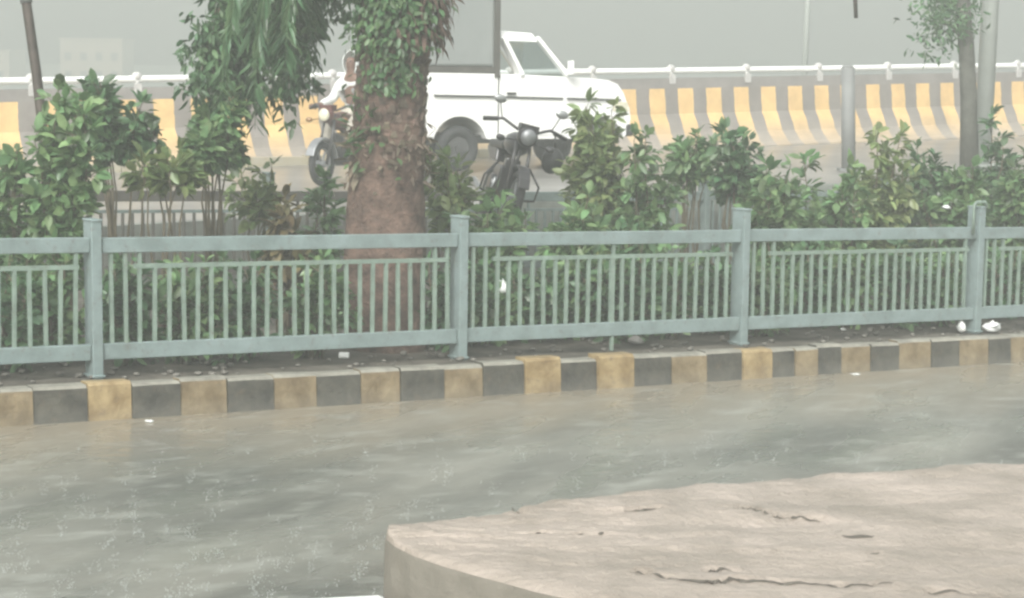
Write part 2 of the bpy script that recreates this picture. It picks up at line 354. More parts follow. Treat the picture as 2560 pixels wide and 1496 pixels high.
# ------------------------------------------------------------------ front fence
BAY = 2.92; AX = (DU, DV, Vector((0, 0, 1)))
DUs = Vector((DU.x, DU.y, SL)).normalized()
def fence(label, cat_group, v0, UP, mats, balu_objects=True, h=1.18, name='metal_fence', tall=2, PH=None):
    nb = len(UP) - 1; u_first = UP[0]; root = thing(name, label, 'fence', fr(u_first, v0), 0)
    inv = Matrix.Translation(-root.location)
    def put(mb, nm, m, parent=root, bevel=0.):
        mb.v = [tuple(Vector(p) - root.location) for p in mb.v]; return mb.build(nm, m, parent, bevel)
    post = None
    for k in range(nb + 1):
        u = UP[k]
        c = fr(u, v0)
        if post is None:
            mb = MB(); z = Vector((0, 0, 1))
            o_ = Vector((0, 0, 0))
            mb.box(o_ + DV * .08 + z * (h / 2 - .1), (.076, .16, h + .2), AX)
            mb.box(o_ + DV * .08 + z * (h + .008), (.088, .175, .02), AX)
            mb.box(o_ + DV * .08 + z * .01, (.10, .19, .016), AX)
            post = mb.build('post', mats[0], root, .006); post.location = c - root.location; first = c
        else:
            p = post.copy(); col.objects.link(p); p.location = c - root.location
            p.scale = (1, 1, (PH[k] if PH else 1.)); p.rotation_euler = (random.uniform(-.006, .006), random.uniform(-.005, .005), random.uniform(-.02, .02))
    bars = 0; base = None
    for k in range(nb):
        a, b = UP[k] + .045, UP[k + 1] - .045; mt = mats[2] if len(mats) > 2 and k < 4 else mats[0]
        for nm, hh, th in (('top_rail', .946, .108), ('bottom_rail', .18, .115)):
            mb = MB(); q = fr(a, v0 + .05, hh); r_ = fr(b, v0 + .05, hh); dz = random.uniform(-.006, .006)
            q.z += dz; mb.bar(q, r_, .05, th, DV.cross(DUs)); put(mb, nm, mt, root, .006)
        s0, s1 = a + .02 + .115 * (tall if k % 1 == 0 else 0), b - .08
        mb = MB().bar(fr(s0, v0 + .05, .79), fr(s1, v0 + .05, .79), .03, .032, DV.cross(DUs)); put(mb, 'panel_rail', mats[1], root)
        uu = a + .07; allb = MB(); i = 0
        while uu < b - .06:
            hi = .89 if (i < tall or uu > b - .2 or i == tall) else .775
            q = fr(uu + random.uniform(-.006, .006), v0 + .05, .23); t = fr(uu + random.uniform(-.006, .006), v0 + .05, hi)
            if balu_objects:
                mb = MB().bar(q, t, .026, .026, DU); put(mb, 'baluster', mats[1], root); bars += 1
            else: allb.bar(q, t, .026, .026, DU)
            uu += .112; i += 1
        if not balu_objects: put(allb, 'baluster_row', mt, root)
    return root
ff = fence('grey-green painted steel fence with box posts along the front kerb', None, 0, [-2.95, 0, 3.04, 5.91, 8.76, 11.6], (M['fence'], M['bar']), PH=[1, .945, .95, .99, 1, 1])
# mid-bay stiffeners of the second and third bays, the bent pipe on the fourth post
def part(mb, nm, m, root, bevel=0.):
    mb.v = [tuple(Vector(p) - root.location) for p in mb.v]; return mb.build(nm, m, root, bevel)
part(MB().bar(fr(4.52, .05, 0), fr(4.52, .05, .89), .026, .026, DU), 'stiffener', M['bar'], ff)
c = fr(8.76, 0, 1.19)
part(MB().tube([c - DU * .12 + Vector((0, 0, -.25)), c - DU * .12 + Vector((0, 0, .02)), c - DU * .09 + Vector((0, 0, .05)), c + DU * .02 + Vector((0, 0, .05)), c + DU * .05 + Vector((0, 0, 0))], .016, 6), 'bent_pipe', M['bar'], ff)
bf = fence('second fence of the same pattern, darker, standing behind the planting bed', None, 5.6, [-4.6, -1.7, 1.2, 4.07, 7.0, 9.9, 12.8], (M['backfence'], M['backfence'], M['rust']), False)

# ------------------------------------------------------------------ crash barrier with pipe rail
B0 = at(100, 430, 29.7); B1 = at(2560, 337, 39.2)
bd = B1 - B0; bL = math.hypot(bd.x, bd.y); BA = math.atan2(bd.y, bd.x); bs = bd.z / bL
bar_ = thing('crash_barrier', 'yellow and black striped concrete crash barrier with a white pipe rail on top', 'barrier', B0, BA)
prof = [(-.52, -.25), (-.52, .02), (-.42, .07), (-.24, .26), (-.17, .42), (-.06, .6), (0, 1.22), (.2, 1.22), (.42, -.25)]
xs = np.linspace(-14, bL + 14, 120); V = []
for x in xs:
    for p in prof: V.append((x, p[0], p[1] + bs * x))
k = len(prof); fs = [(i * k + j, i * k + (j + 1) % k, (i + 1) * k + (j + 1) % k, (i + 1) * k + j) for i in range(len(xs) - 1) for j in range(k)]
bw = MB().add([(v[0], v[1], v[2] - bs * v[0]) for v in V], fs).build('concrete_wall', stripe_mat(), bar_)
# shear the wall to the road's slope through its own matrix so the paint keeps level
for v in bw.data.vertices: pass
bw.rotation_euler = (0, -math.atan(bs), 0)
MB().tube([(x, .05, 1.35 + bs * x + random.uniform(-.006, .006)) for x in np.linspace(-14, bL + 14, 24)], .052, 10).build('pipe_rail', M['white'], bar_)
pp = None
x = -8.2
while x < bL + 8:
    if pp is None:
        pp = MB().tube([(x, .04, 1.15 + bs * x), (x, .04, 1.37 + bs * x)], .035, 8).box((x, -.01, 1.20 + bs * x), (.12, .03, .16)).ell((x, .05, 1.38 + bs * x), (.085, .07, .075)).build('rail_post', mat('rail_post_paint', (.55, .54, .52), .5), bar_); px0 = x
    else: q = pp.copy(); col.objects.link(q); q.location = (x - px0, 0, bs * (x - px0))
    x += 1.62
# kerb strip along the foot of the barrier, pale paint
mb = MB()
for i in range(16):
    xx = -8 + i * 1.0
    mb.box((xx + .5, -.62, .05 + bs * (xx + .5)), (.985, .28, .16))
tag(part_ := mb.build('channel_kerb', mat('pale_yellow_kerb', (.55, .47, .28), .6, 0, .3, 3, c2=(.42, .40, .34))), None); part_.location = B0; part_.rotation_euler = (0, 0, BA); part_['kind'] = 'structure'

# ------------------------------------------------------------------ foreground slab
ZS = .95
def slab_pt(px, py, z=ZS): return hit(px, py, lambda x, y: z)
front = [(966, 1335), (985, 1352), (1030, 1375), (1100, 1400), (1180, 1423), (1260, 1444), (1340, 1466), (1430, 1485), (1560, 1508), (1900, 1560), (2400, 1630), (3100, 1720)]
back = [(968, 1328), (990, 1316), (1080, 1300), (1180, 1286), (1280, 1272), (1390, 1256), (1500, 1243), (1620, 1228), (1760, 1210), (1980, 1186), (2300, 1165), (3100, 1128)]
NU, NV = 260, 90
def lerp_path(ps, t):
    ws = [slab_pt(*p) for p in ps]; ls = [0]
    for i in range(1, len(ws)): ls.append(ls[-1] + (ws[i] - ws[i - 1]).length)
    out = []
    for q in t:
        s_ = q * ls[-1]; i = 1
        while i < len(ls) - 1 and ls[i] < s_: i += 1
        a = (s_ - ls[i - 1]) / (ls[i] - ls[i - 1]); out.append(ws[i - 1].lerp(ws[i], a))
    return out
tt = np.linspace(0, 1, NU) ** 1.3
fa, ba = lerp_path(front, tt), lerp_path(back, tt)
from mathutils import noise as mn
for q in ba:
    j_ = mn.fractal(Vector((q.x * 2.2, 0, 5)), 1, 2.2, 4) * .09; q.y += j_ * min(1, (q.x + .5) * 2)
from mathutils import noise as mn
cracks = [[(1590, 1432), (1640, 1440), (1700, 1450), (1760, 1455), (1850, 1450), (1940, 1458), (2030, 1462), (2130, 1466), (2230, 1474)], [(1760, 1425), (1800, 1420), (1850, 1422)], [(1560, 1283), (1600, 1281), (1650, 1276)], [(1285, 1335), (1310, 1335), (1365, 1333)], [(2105, 1342), (2150, 1344), (2185, 1344)], [(2320, 1486), (2400, 1490), (2500, 1496)], [(1840, 1270), (1950, 1292), (2060, 1300)], [(2175, 1388), (2200, 1388)], [(1445, 1337), (1460, 1337)], [(1495, 1338), (1510, 1338)], [(1280, 1270), (1300, 1280)]]
cw = [[slab_pt(*p) for p in c] for c in cracks]
def crack_d(x, y):
    best = 9, 0
    for c in cw:
        for a, b in zip(c, c[1:]):
            dx, dy = b.x - a.x, b.y - a.y; t = max(0, min(1, ((x - a.x) * dx + (y - a.y) * dy) / (dx * dx + dy * dy)))
            ex, ey = x - a.x - t * dx, y - a.y - t * dy; d = math.hypot(ex, ey)
            if d < best[0]: best = d, ey
    return best
V = []
for j in range(NV):
    s_ = j / (NV - 1)
    for i in range(NU):
        p = fa[i].lerp(ba[i], s_); x, y = p.x, p.y
        edge = min(1, s_ / .06, (1 - s_) / .05, (i / (NU - 1)) / .02)
        n1 = mn.fractal(Vector((x * 1.1, y * 3.2, 0)), 1, 2.1, 5)
        n2 = mn.fractal(Vector((x * 6, y * 11, 3)), 1, 2.1, 4)
        ter = math.floor(n1 * 3.5) / 3.5; fr_ = n1 * 3.5 - math.floor(n1 * 3.5); ter += min(1, fr_ * 6) / 3.5
        z = ZS + (.020 * ter + .005 * n2) * min(1, s_ * 5)
        d, sg = crack_d(x + .01 * mn.noise(Vector((x * 9, y * 9, 1))), y + .012 * mn.noise(Vector((x * 14, y * 9, 7))))
        z -= .02 * max(0, 1 - d / .014)
        z += .007 * max(0, 1 - d / .09) * (1 if sg > 0 else -.4)
        z -= .02 * (1 - edge) ** 2
        V.append((x, y, z))
fs = [(j * NU + i, j * NU + i + 1, (j + 1) * NU + i + 1, (j + 1) * NU + i) for j in range(NV - 1) for i in range(NU - 1)]
slab = thing('concrete_slab', 'weathered pinkish-beige concrete slab with cracked flaking top in the near right corner', 'concrete slab', (fa[0].x, fa[0].y, 0))
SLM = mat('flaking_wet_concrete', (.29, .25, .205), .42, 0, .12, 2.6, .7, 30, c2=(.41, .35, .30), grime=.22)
part(MB().add(V, fs, True), 'slab_top', SLM, slab)
GC = mat('crack_painted_shade', (.10, .09, .075), .9, 0, .3, 20)  # dark colour of the strips over the cracks, painted-in shade of the grooves
from mathutils.bvhtree import BVHTree
bvh = BVHTree.FromPolygons(V, fs)
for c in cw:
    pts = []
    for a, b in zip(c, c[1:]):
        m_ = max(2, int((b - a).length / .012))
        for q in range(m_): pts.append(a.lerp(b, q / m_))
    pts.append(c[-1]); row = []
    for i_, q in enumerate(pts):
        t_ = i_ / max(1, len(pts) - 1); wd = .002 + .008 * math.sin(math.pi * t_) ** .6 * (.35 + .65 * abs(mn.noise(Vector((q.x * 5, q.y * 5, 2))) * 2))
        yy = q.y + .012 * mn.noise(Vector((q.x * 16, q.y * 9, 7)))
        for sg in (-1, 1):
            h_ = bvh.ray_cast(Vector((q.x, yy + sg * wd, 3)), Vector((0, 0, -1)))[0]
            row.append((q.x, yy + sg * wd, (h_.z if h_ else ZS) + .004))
    part(MB().add(row, [(2 * k, 2 * k + 2, 2 * k + 3, 2 * k + 1) for k in range(len(pts) - 1)]), 'crack_shade_strip', GC, slab)
# its upright faces go down to the road
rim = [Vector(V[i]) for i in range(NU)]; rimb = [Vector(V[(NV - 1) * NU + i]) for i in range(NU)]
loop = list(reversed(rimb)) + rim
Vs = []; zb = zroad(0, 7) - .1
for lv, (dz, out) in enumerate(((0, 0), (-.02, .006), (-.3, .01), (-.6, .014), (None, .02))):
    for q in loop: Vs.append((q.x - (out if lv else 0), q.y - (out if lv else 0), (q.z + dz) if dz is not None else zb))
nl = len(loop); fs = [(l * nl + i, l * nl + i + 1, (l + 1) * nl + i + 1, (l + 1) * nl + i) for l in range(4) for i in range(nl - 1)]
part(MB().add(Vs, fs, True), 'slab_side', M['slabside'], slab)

# ------------------------------------------------------------------ leaves
def leaf_arr(P, D, N_, ln, wd):       # arrays: base points, directions, normals, lengths, widths -> verts, faces (folded blades)
    n = len(P); D = D / np.linalg.norm(D, axis=1, keepdims=True)
    S = np.cross(D, N_); S /= np.maximum(np.linalg.norm(S, axis=1, keepdims=True), 1e-6); Nn = np.cross(S, D)
    ln = ln[:, None]; wd = wd[:, None]
    a = P; m1 = P + D * ln * .35 - Nn * wd * .12; m2 = P + D * ln * .72 - Nn * wd * .16; tip = P + D * ln - Nn * ln * .16
    l1 = m1 + S * wd * .48 + Nn * wd * .18; l2 = m2 + S * wd * .38 + Nn * wd * .12
    r1 = m1 - S * wd * .48 + Nn * wd * .18; r2 = m2 - S * wd * .38 + Nn * wd * .12
    V = np.stack([a, m1, m2, tip, l1, l2, r1, r2], 1).reshape(-1, 3)
    f = np.array([[0, 1, 4, 4], [4, 1, 2, 5], [5, 2, 3, 3], [0, 6, 1, 1], [6, 7, 2, 1], [7, 3, 2, 2]])
    return V, n
def leaf_obj(name, lst, m, parent, loc=Vector((0, 0, 0))):
    P = np.array([q[0] for q in lst], float) - np.array(loc); D = np.array([q[1] for q in lst], float)
    N_ = np.array([q[2] for q in lst], float); ln = np.array([q[3] for q in lst]); wd = np.array([q[4] for q in lst])
    V, n = leaf_arr(P, D, N_, ln, wd)
    tmpl = [(0, 1, 4), (4, 1, 2, 5), (5, 2, 3), (0, 6, 1), (6, 7, 2, 1), (7, 3, 2)]
    fs = [tuple(i * 8 + q for q in t) for i in range(n) for t in tmpl]
    me = bpy.data.meshes.new(name); me.from_pydata(V.tolist(), [], fs); me.materials.append(m)
    me.polygons.foreach_set('use_smooth', [True] * len(fs)); me.update()
    o = bpy.data.objects.new(name, me); col.objects.link(o); o.parent = parent; return o
def rv(s=1.): return Vector((random.gauss(0, s), random.gauss(0, s), random.gauss(0, s)))
def bush(px, ytop, hw, v, dens, lm, label, name='shrub', cat='shrub', lsize=.125, group=None, low=.12):
    # find the spot on the bed under this pixel column at depth v
    lo, hi = -10, 20
    for _ in range(50):
        m_ = (lo + hi) / 2; q = fr(m_, v); d = q - CP; z = d.dot(cfw)
        if 1280 + F * d.dot(CR) / z < px: lo = m_
        else: hi = m_
    base = fr(lo, v); Z = (base - CP).dot(cfw)
    top = at(px, ytop, Z); h = top.z - base.z; wr = hw / F * Z
    root = thing(name, label, cat, base, 0, group)
    st = MB(); lv = []
    ns = max(5, int(12 * wr / .35))
    for i in range(ns):
        a = random.uniform(0, 6.28); rad = wr * math.sqrt(random.random()) * 1.1
        hh = h * (random.uniform(max(.55, low + .1), 1.0) if i else 1.0) * (1 - .28 * (rad / wr) ** 2 * (low < .3)); tl = min(.9, low * h / hh) if low > .3 else low
        e = Vector((math.cos(a) * rad, math.sin(a) * rad * .8, hh)); s0 = Vector((math.cos(a), math.sin(a), 0)) * .06
        pts = [s0 + (e - s0) * t + Vector((0, 0, math.sin(t * math.pi) * .08 * h)) + rv(.02) for t in np.linspace(0, 1, 6)]
        pts = [base + p for p in pts]
        st.tube(pts, [.016 - .0024 * k for k in range(6)], 5)
        nsh = int(h * 10 * dens * (1 - max(0, low - .3) * .8)) + 4
        for k in range(nsh):
            t = tl + (1 - tl) * ((k + random.random()) / nsh); t5 = min(4.999, t * 5); j = int(t5); p = pts[j].lerp(pts[j + 1], t5 - j)
            sd = Vector((random.gauss(0, 1), random.gauss(0, 1), random.uniform(-.1, .9))).normalized(); sl = random.uniform(.06, .24) * (1.15 - .5 * t)
            if k == nsh - 1: sd = Vector((random.gauss(0, .2), random.gauss(0, .2), 1)); sl = .08
            tip = p + sd * sl; st.tube([p, tip], [.005, .003], 4, False)
            nl_ = random.randint(5, 9)
            for q in range(nl_):
                o_ = p.lerp(tip, random.uniform(.3, 1.0)); dd = (sd * .7 + rv(.55) + Vector((0, 0, -.25))).normalized()
                up = (Vector((0, 0, 1)) + rv(.45)); L_ = lsize * random.uniform(.65, 1.35)
                lv.append((o_ + dd * .015, dd, up, L_, L_ * random.uniform(.42, .6)))
    for p in (st,): part(p, 'stem', M['stem'], root)
    leaf_obj('foliage', lv, lm, root, base)
    return root
LG, LY, LD, LB = M['leaf'], M['leaf2'], M['leaf3'], M['leafbrown']
bushes = [
 (30, 350, 95, 2.0, .85, LG, 'green leafy shrub at the far left edge, left of the leaning pole'),
 (165, 235, 88, 1.7, 1.05, LG, 'tall green shrub just right of the leaning pole'),
 (305, 222, 80, 2.9, 1.0, LD, 'tall dark-leaved shrub reaching the white rail, second right of the leaning pole'),
 (415, 385, 60, 1.6, .6, LY, 'lower yellowish shrub between two tall ones on the left of the palm'),
 (535, 240, 78, 2.3, 1.0, LG, 'tall shrub whose top meets the hanging palm fronds'),
 (640, 420, 36, 3.3, .5, LY, 'thin drooping shrub left of the two clearest barrier stripes'),
 (715, 500, 55, 1.3, .5, LB, 'low brownish dying shrub at the left foot of the palm'),
 (812, 395, 30, 3.0, .6, LG, 'narrow shrub close to the left side of the palm trunk'),
 (1125, 400, 50, 1.9, .6, LY, 'light shrub at the right side of the palm trunk below the truck wheel'),
 (1225, 452, 85, 1.5, .9, LG, 'low dense green shrub below the dark motorcycle'),
 (1425, 500, 60, 1.2, .8, LG, 'short shrub right of the second fence post with the pale cap'),
 (1500, 262, 82, 2.6, 1.0, LY, 'tall yellowish shrub in front of the truck headlight'),
 (1605, 275, 60, 2.0, .9, LG, 'tall green shrub right of the truck nose'),
 (1715, 355, 50, 3.0, .7, LG, 'sparse shrub in front of the slanted barrier stripes'),
 (1840, 335, 45, 2.3, .75, LD, 'thin dark-tipped shrub in the middle of the barrier stripes'),
 (1925, 415, 65, 1.4, 1.0, LG, 'low round shrub left of the tall right-hand shrubs'),
 (2010, 352, 55, 1.9, 1.0, LG, 'medium shrub left of the grey post'),
 (2110, 400, 60, 1.3, 1.1, LG, 'bushy shrub hiding the foot of the grey post'),
 (2190, 255, 65, 2.1, 1.0, LY, 'tall olive shrub right of the grey post'),
 (2290, 205, 42, 2.6, .9, LD, 'tallest thin shrub with a dark leafy tip over the white rail'),
 (2375, 320, 75, 1.7, 1.1, LG, 'wide green shrub below the hazy tree trunk'),
 (2475, 275, 48, 3.0, .9, LD, 'shrub with a dark tip right of the pale lamp pole'),
 (2550, 330, 60, 1.6, 1.1, LG, 'green shrub at the right edge of the picture'),
]
for b in bushes: bush(*b, low={165: .3, 305: .68, 415: .8, 535: .68, 640: .6, 1425: .5, 1925: .3, 715: .3, 1610: .62, 1715: .7, 1840: .6, 1500: .3, 1125: .45}.get(b[0], .12))
lows = [(20, 590), (150, 560), (330, 600), (470, 590), (600, 585), (780, 590), (1110, 590), (1200, 640), (1330, 590), (1450, 560), (1560, 520), (1680, 575), (1800, 590), (1900, 570), (2010, 560), (2120, 540), (2250, 540), (2360, 560), (2480, 560)]
low_labels = ['low dark hedge shrub behind the front fence at the left picture edge', 'low hedge shrub just left of the first front fence post', 'dark low hedge shrub just right of the first front fence post', 'low hedge shrub in the left half of the first full fence bay', 'dark low hedge shrub in the middle of the first full fence bay', 'low hedge shrub just left of the palm trunk behind the fence', 'dark low hedge shrub between the palm trunk and the second fence post', 'low hedge shrub just right of the second fence post with the torn bag in it', 'dark low hedge shrub below the dark motorcycle behind the fence', 'low hedge shrub left of the stiffener in the second full bay', 'dark low hedge shrub right of the stiffener in the second full bay', 'low hedge shrub left of the third fence post', 'dark low hedge shrub touching the third fence post', 'low hedge shrub right of the third fence post', 'dark low hedge shrub left of the middle of the third full bay', 'low hedge shrub at the middle of the third full bay', 'dark low hedge shrub right of the middle of the third full bay', 'low hedge shrub left of the fourth fence post', 'dark low hedge shrub right of the fourth fence post']
for i, (x, y) in enumerate(lows):
    bush(x, y + 38, 80, random.uniform(.5, .95), 1.25, (LD, LG)[i % 2], low_labels[i], 'hedge_shrub', 'hedge shrub', .10, 'hedge shrubs behind the front fence', .05)

# ------------------------------------------------------------------ palm
lo_, hi_ = -10, 20
for _ in range(50):
    m_ = (lo_ + hi_) / 2; q = fr(m_, .85); d_ = q - CP
    if 1280 + F * d_.dot(CR) / d_.dot(cfw) < 965: lo_ = m_
    else: hi_ = m_
tb = fr(lo_, .85); TZ = (tb - CP).dot(cfw)
palm = thing('palm_tree', 'thick brown palm trunk with rough leaf bases and green fronds hanging down beside it', 'palm tree', tb)
ctr = [(965, 905, 108), (963, 760, 106), (962, 600, 105), (965, 480, 100), (970, 380, 96), (974, 290, 92), (980, 200, 90), (990, 90, 90), (1002, -40, 88), (1015, -200, 86), (1025, -330, 80)]
cp_ = [at(x, y, TZ) for x, y, r in ctr]; cr_ = [r / F * TZ for x, y, r in ctr]
cp_[0].z -= .1
def trunk_at(s):
    q = s * (len(cp_) - 1); i = min(len(cp_) - 2, int(q)); return cp_[i].lerp(cp_[i + 1], q - i), cr_[i] + (cr_[i + 1] - cr_[i]) * (q - i)
V = []; NS, NR = 200, 72
for i in range(NS):
    c, r = trunk_at(i / (NS - 1))
    for k in range(NR):
        th = 2 * math.pi * k / NR
        rr = r * (.95 + .05 * mn.fractal(Vector((math.cos(th) * 3, math.sin(th) * 3, c.z * 4)), 1, 2, 5) + .022 * mn.noise(Vector((math.cos(th) * 14, math.sin(th) * 14, c.z * 3))))
        V.append((c.x + math.cos(th) * rr, c.y + math.sin(th) * rr, c.z))
fs = [(i * NR + k, i * NR + (k + 1) % NR, (i + 1) * NR + (k + 1) % NR, (i + 1) * NR + k) for i in range(NS - 1) for k in range(NR)]
TR = MB().add(V, fs, True); n_bark = len(TR.f)
# old leaf bases in a spiral
mb = MB(); mf = MB()
for i in range(300):
    s_ = .40 + .58 * i / 300; c, r = trunk_at(s_); th = i * 2.399
    dirv = Vector((math.cos(th), math.sin(th), 0)); tang = Vector((-math.sin(th), math.cos(th), 0))
    mid = 1 if .36 < s_ < .50 else .0
    L_ = random.uniform(.04, .07); wd = random.uniform(.05, .085)
    p = c + dirv * r * .92; tip = p + (dirv * random.uniform(.08, .28) + Vector((0, 0, 1)) + rv(.15)).normalized() * L_
    tg = mf if (mid and random.random() < .75) else mb
    up = (tip - p).normalized(); nn = tang.cross(up)
    vs = [p - tang * wd * .5, p + tang * wd * .5, tip + tang * wd * .22, tip - tang * wd * .22]
    vs2 = [q + nn * .022 for q in vs]
    tg.add(vs + vs2, [(3, 2, 1, 0), (4, 5, 6, 7), (0, 1, 5, 4), (1, 2, 6, 5), (2, 3, 7, 6), (3, 0, 4, 7)])
TR.add(mb.v, mb.f); n_boot = len(TR.f); TR.add(mf.v, mf.f)
trk_o = part(TR, 'trunk', M['palmbark'], palm)
for m_ in (M['boot'], M['fibre']): trk_o.data.materials.append(m_)
trk_o.data.polygons.foreach_set('material_index', [0] * n_bark + [1] * (n_boot - n_bark) + [2] * (len(TR.f) - n_boot))
# dry fibre tufts round the middle
lst = []
for i in range(260):
    s_ = random.gauss(.40, .05); c, r = trunk_at(max(.2, s_)); th = random.uniform(0, 6.28); dirv = Vector((math.cos(th), math.sin(th), 0))
    lst.append((c + dirv * r * random.uniform(.9, 1.03), (dirv * random.uniform(.2, .9) + Vector((0, 0, random.uniform(-1.3, .7))) + rv(.35)), dirv + rv(.3), random.uniform(.05, .16), random.uniform(.015, .05)))
leaf_obj('dry_leaf_fringe', lst, M['fibre'], palm, tb)
# fronds
crown = cp_[-1]
def frond(p0, az, elev, length, droop, nleaf=46, ll=.34, side=1.):
    d0 = Vector((math.cos(az) * math.cos(elev), math.sin(az) * math.cos(elev), math.sin(elev))); pts = [p0.copy()]; d = d0.copy(); st = length / 14
    for i in range(14): d = (d + Vector((0, 0, -droop * (i + 2) / 9))).normalized(); pts.append(pts[-1] + d * st)
    rach = MB().tube(pts, [.018 - .0011 * i for i in range(15)], 5)
    lst = []
    for i in range(nleaf):
        t = .12 + .88 * i / nleaf; q = t * 14; j = min(13, int(q)); p = pts[j].lerp(pts[j + 1], q - j); dd = (pts[j + 1] - pts[j]).normalized()
        sidev = dd.cross(Vector((0, 0, 1)));
        if sidev.length < .1: sidev = Vector((1, 0, 0))
        sidev.normalize()
        for sg in (-1, 1):
            v_ = (dd * random.uniform(.45, .9) + sidev * sg * random.uniform(.6, 1) + Vector((0, 0, -random.uniform(.25, .9)))).normalized()
            L_ = ll * math.sin(max(.12, 1 - abs(t - .45)) * 1.5) * random.uniform(.75, 1.1)
            lst.append((p, v_, Vector((0, 0, 1)) + rv(.3), L_, random.uniform(.028, .045)))
    return rach, lst
rng_f = random.Random(5)
specs = []
for i in range(17):   # drooping to the left of the trunk
    specs.append((rng_f.uniform(2.5, 3.9), rng_f.uniform(-.1, .7), rng_f.uniform(1.9, 3.0), rng_f.uniform(.30, .5)))
for i in range(7): specs.append((rng_f.uniform(0, 6.28), rng_f.uniform(.5, 1.1), rng_f.uniform(1.8, 2.4), rng_f.uniform(.2, .35)))
for az, el, ln, dr in specs:
    r_, l_ = frond(crown + Vector((random.uniform(-.15, .15), random.uniform(-.15, .15), random.uniform(-.1, .3))), az, el, ln, dr)
    fo = part(r_, 'frond', M['leaf3'], palm)
    lo_ = leaf_obj('leaflets', l_, M['leaf3'], fo, tb)
# dead frond skirt on the right of the upper trunk
lst = []
for i in range(420):
    s_ = random.uniform(.70, 1.0); c, r = trunk_at(s_); th = random.gauss(-.35, .5); dirv = Vector((math.cos(th), math.sin(th), 0))
    lst.append((c + dirv * (r + random.uniform(0, .22) * (s_ - .62) * 3), (dirv * .35 + Vector((0, 0, -1)) + rv(.25)), dirv + rv(.4), random.uniform(.12, .3), random.uniform(.02, .045)))
leaf_obj('dead_fronds', lst, M['palmbark'], palm, tb)
# creeper up the trunk
creep = thing('creeper', 'green broad-leaved creeper covering the upper part of the palm trunk', 'creeper', tb)
lst = []; st = MB()
for j in range(9):
    th0 = random.uniform(2.6, 5.6); pts = []
    for i in range(14):
        s_ = .64 + .34 * i / 13; c, r = trunk_at(s_); th = th0 + .25 * math.sin(i * .8 + j); pts.append(c + Vector((math.cos(th), math.sin(th), 0)) * (r + .02))
    st.tube(pts, .009, 5)
for i in range(3000):
    s_ = .66 + .34 * random.random() ** .6; c, r = trunk_at(min(1, s_)); th = random.gauss(4.45, .75)
    w_ = (s_ - .5) * .35
    dirv = Vector((math.cos(th), math.sin(th), 0)); p = c + dirv * (r + random.uniform(0, .06 + w_))
    lst.append((p, (dirv * .5 + Vector((0, 0, -.7)) + rv(.45)), dirv + Vector((0, 0, .4)) + rv(.35), random.uniform(.05, .10), random.uniform(.025, .05)))
for i in range(240):
    c, r = trunk_at(random.uniform(.57, .70)); th = random.gauss(4.75, .42); dirv = Vector((math.cos(th), math.sin(th), 0))
    lst.append((c + dirv * (r + random.uniform(0, .05)), (dirv * .3 + Vector((0, 0, -.8)) + rv(.4)), dirv + rv(.4), random.uniform(.05, .09), random.uniform(.025, .045)))
for i in range(45):
    c, r = trunk_at(random.gauss(.46, .05)); th = random.gauss(4.1, .3); dirv = Vector((math.cos(th), math.sin(th), 0))
    lst.append((c + dirv * (r + random.uniform(0, .08)), (dirv * .6 + Vector((0, 0, -.3)) + rv(.5)), Vector((0, 0, 1)) + rv(.5), random.uniform(.06, .13), random.uniform(.03, .06)))
part(st, 'vine_stem', M['stem'], creep); leaf_obj('foliage', lst, M['creeper'], creep, tb)
# leafy branch clumps hanging left of the palm
hang = thing('overhanging_branch', 'dark drooping leafy branch of a nearby tree hanging in from above left of the palm', 'tree branch', at(700, -260, TZ + .9))
st = MB(); lst = []
tips = [(520, 240), (560, 180), (590, 120), (640, 260), (700, 268), (745, 250), (760, 205), (670, 200), (620, 60), (750, 130), (560, 30), (700, 60), (800, 30), (545, 225), (730, 215), (650, 130), (840, 40), (850, 20), (500, 190), (510, 260), (575, 285), (540, 200), (480, 230), (600, 290), (600, 200), (690, 130), (770, 60), (640, 10)]
org = hang.location
for (x, y) in tips:
    Zt = TZ + .9 + random.uniform(-.5, .6); e = at(x, y, Zt); pts = [org.lerp(e, t) + Vector((0, 0, .5 * math.sin(t * math.pi))) * .6 + rv(.02) for t in np.linspace(0, 1, 9)]
    st.tube(pts, [.022 - .0023 * i for i in range(9)], 5)
    for k in range(26):
        t = random.uniform(.45, 1) ** .7 * 8; j = min(7, int(t)); p = pts[j].lerp(pts[j + 1], t - j) + rv(.075)
        for q in range(9): lst.append((p + rv(.04), (Vector((0, 0, -.8)) + rv(.5)), rv(1), random.uniform(.07, .14), random.uniform(.03, .05)))
part(st, 'twigs', M['stem'], hang); leaf_obj('foliage', lst, M['leaf3'], hang, org)

# ------------------------------------------------------------------ pickup truck (local x forward, rear wheel at 0, near side at y=-.8)
TA = math.radians(27)
trk_g = at(1150, 423, 28.6)
tr = thing('pickup_truck', 'white pickup truck with tall grey cargo box behind its cab on the raised road', 'pickup truck', (trk_g.x, trk_g.y, zu(trk_g.x, trk_g.y) + .03), TA)
tr.rotation_euler = (0, math.radians(-.2), TA)
WR = .33; Y0, Y1 = 0, 1.6
def arc(cx, cz, r, a0, a1, n=12): return [(cx + r * math.cos(math.radians(a0 + (a1 - a0) * i / n)), cz + r * math.sin(math.radians(a0 + (a1 - a0) * i / n))) for i in range(n + 1)]
FW = 2.28
bedp = [(-1.05, .55), (-1.10, 1.0), (-1.13, 1.43), (-1.02, 1.42), (.60, 1.40), (.60, .46), (.44, .46)] + arc(0, .36, .43, 15, 165) + [(-.43, .5), (-1.05, .5)]
MB().prism(bedp, Y0, Y1).build('bed', M['truck'], tr, .02)
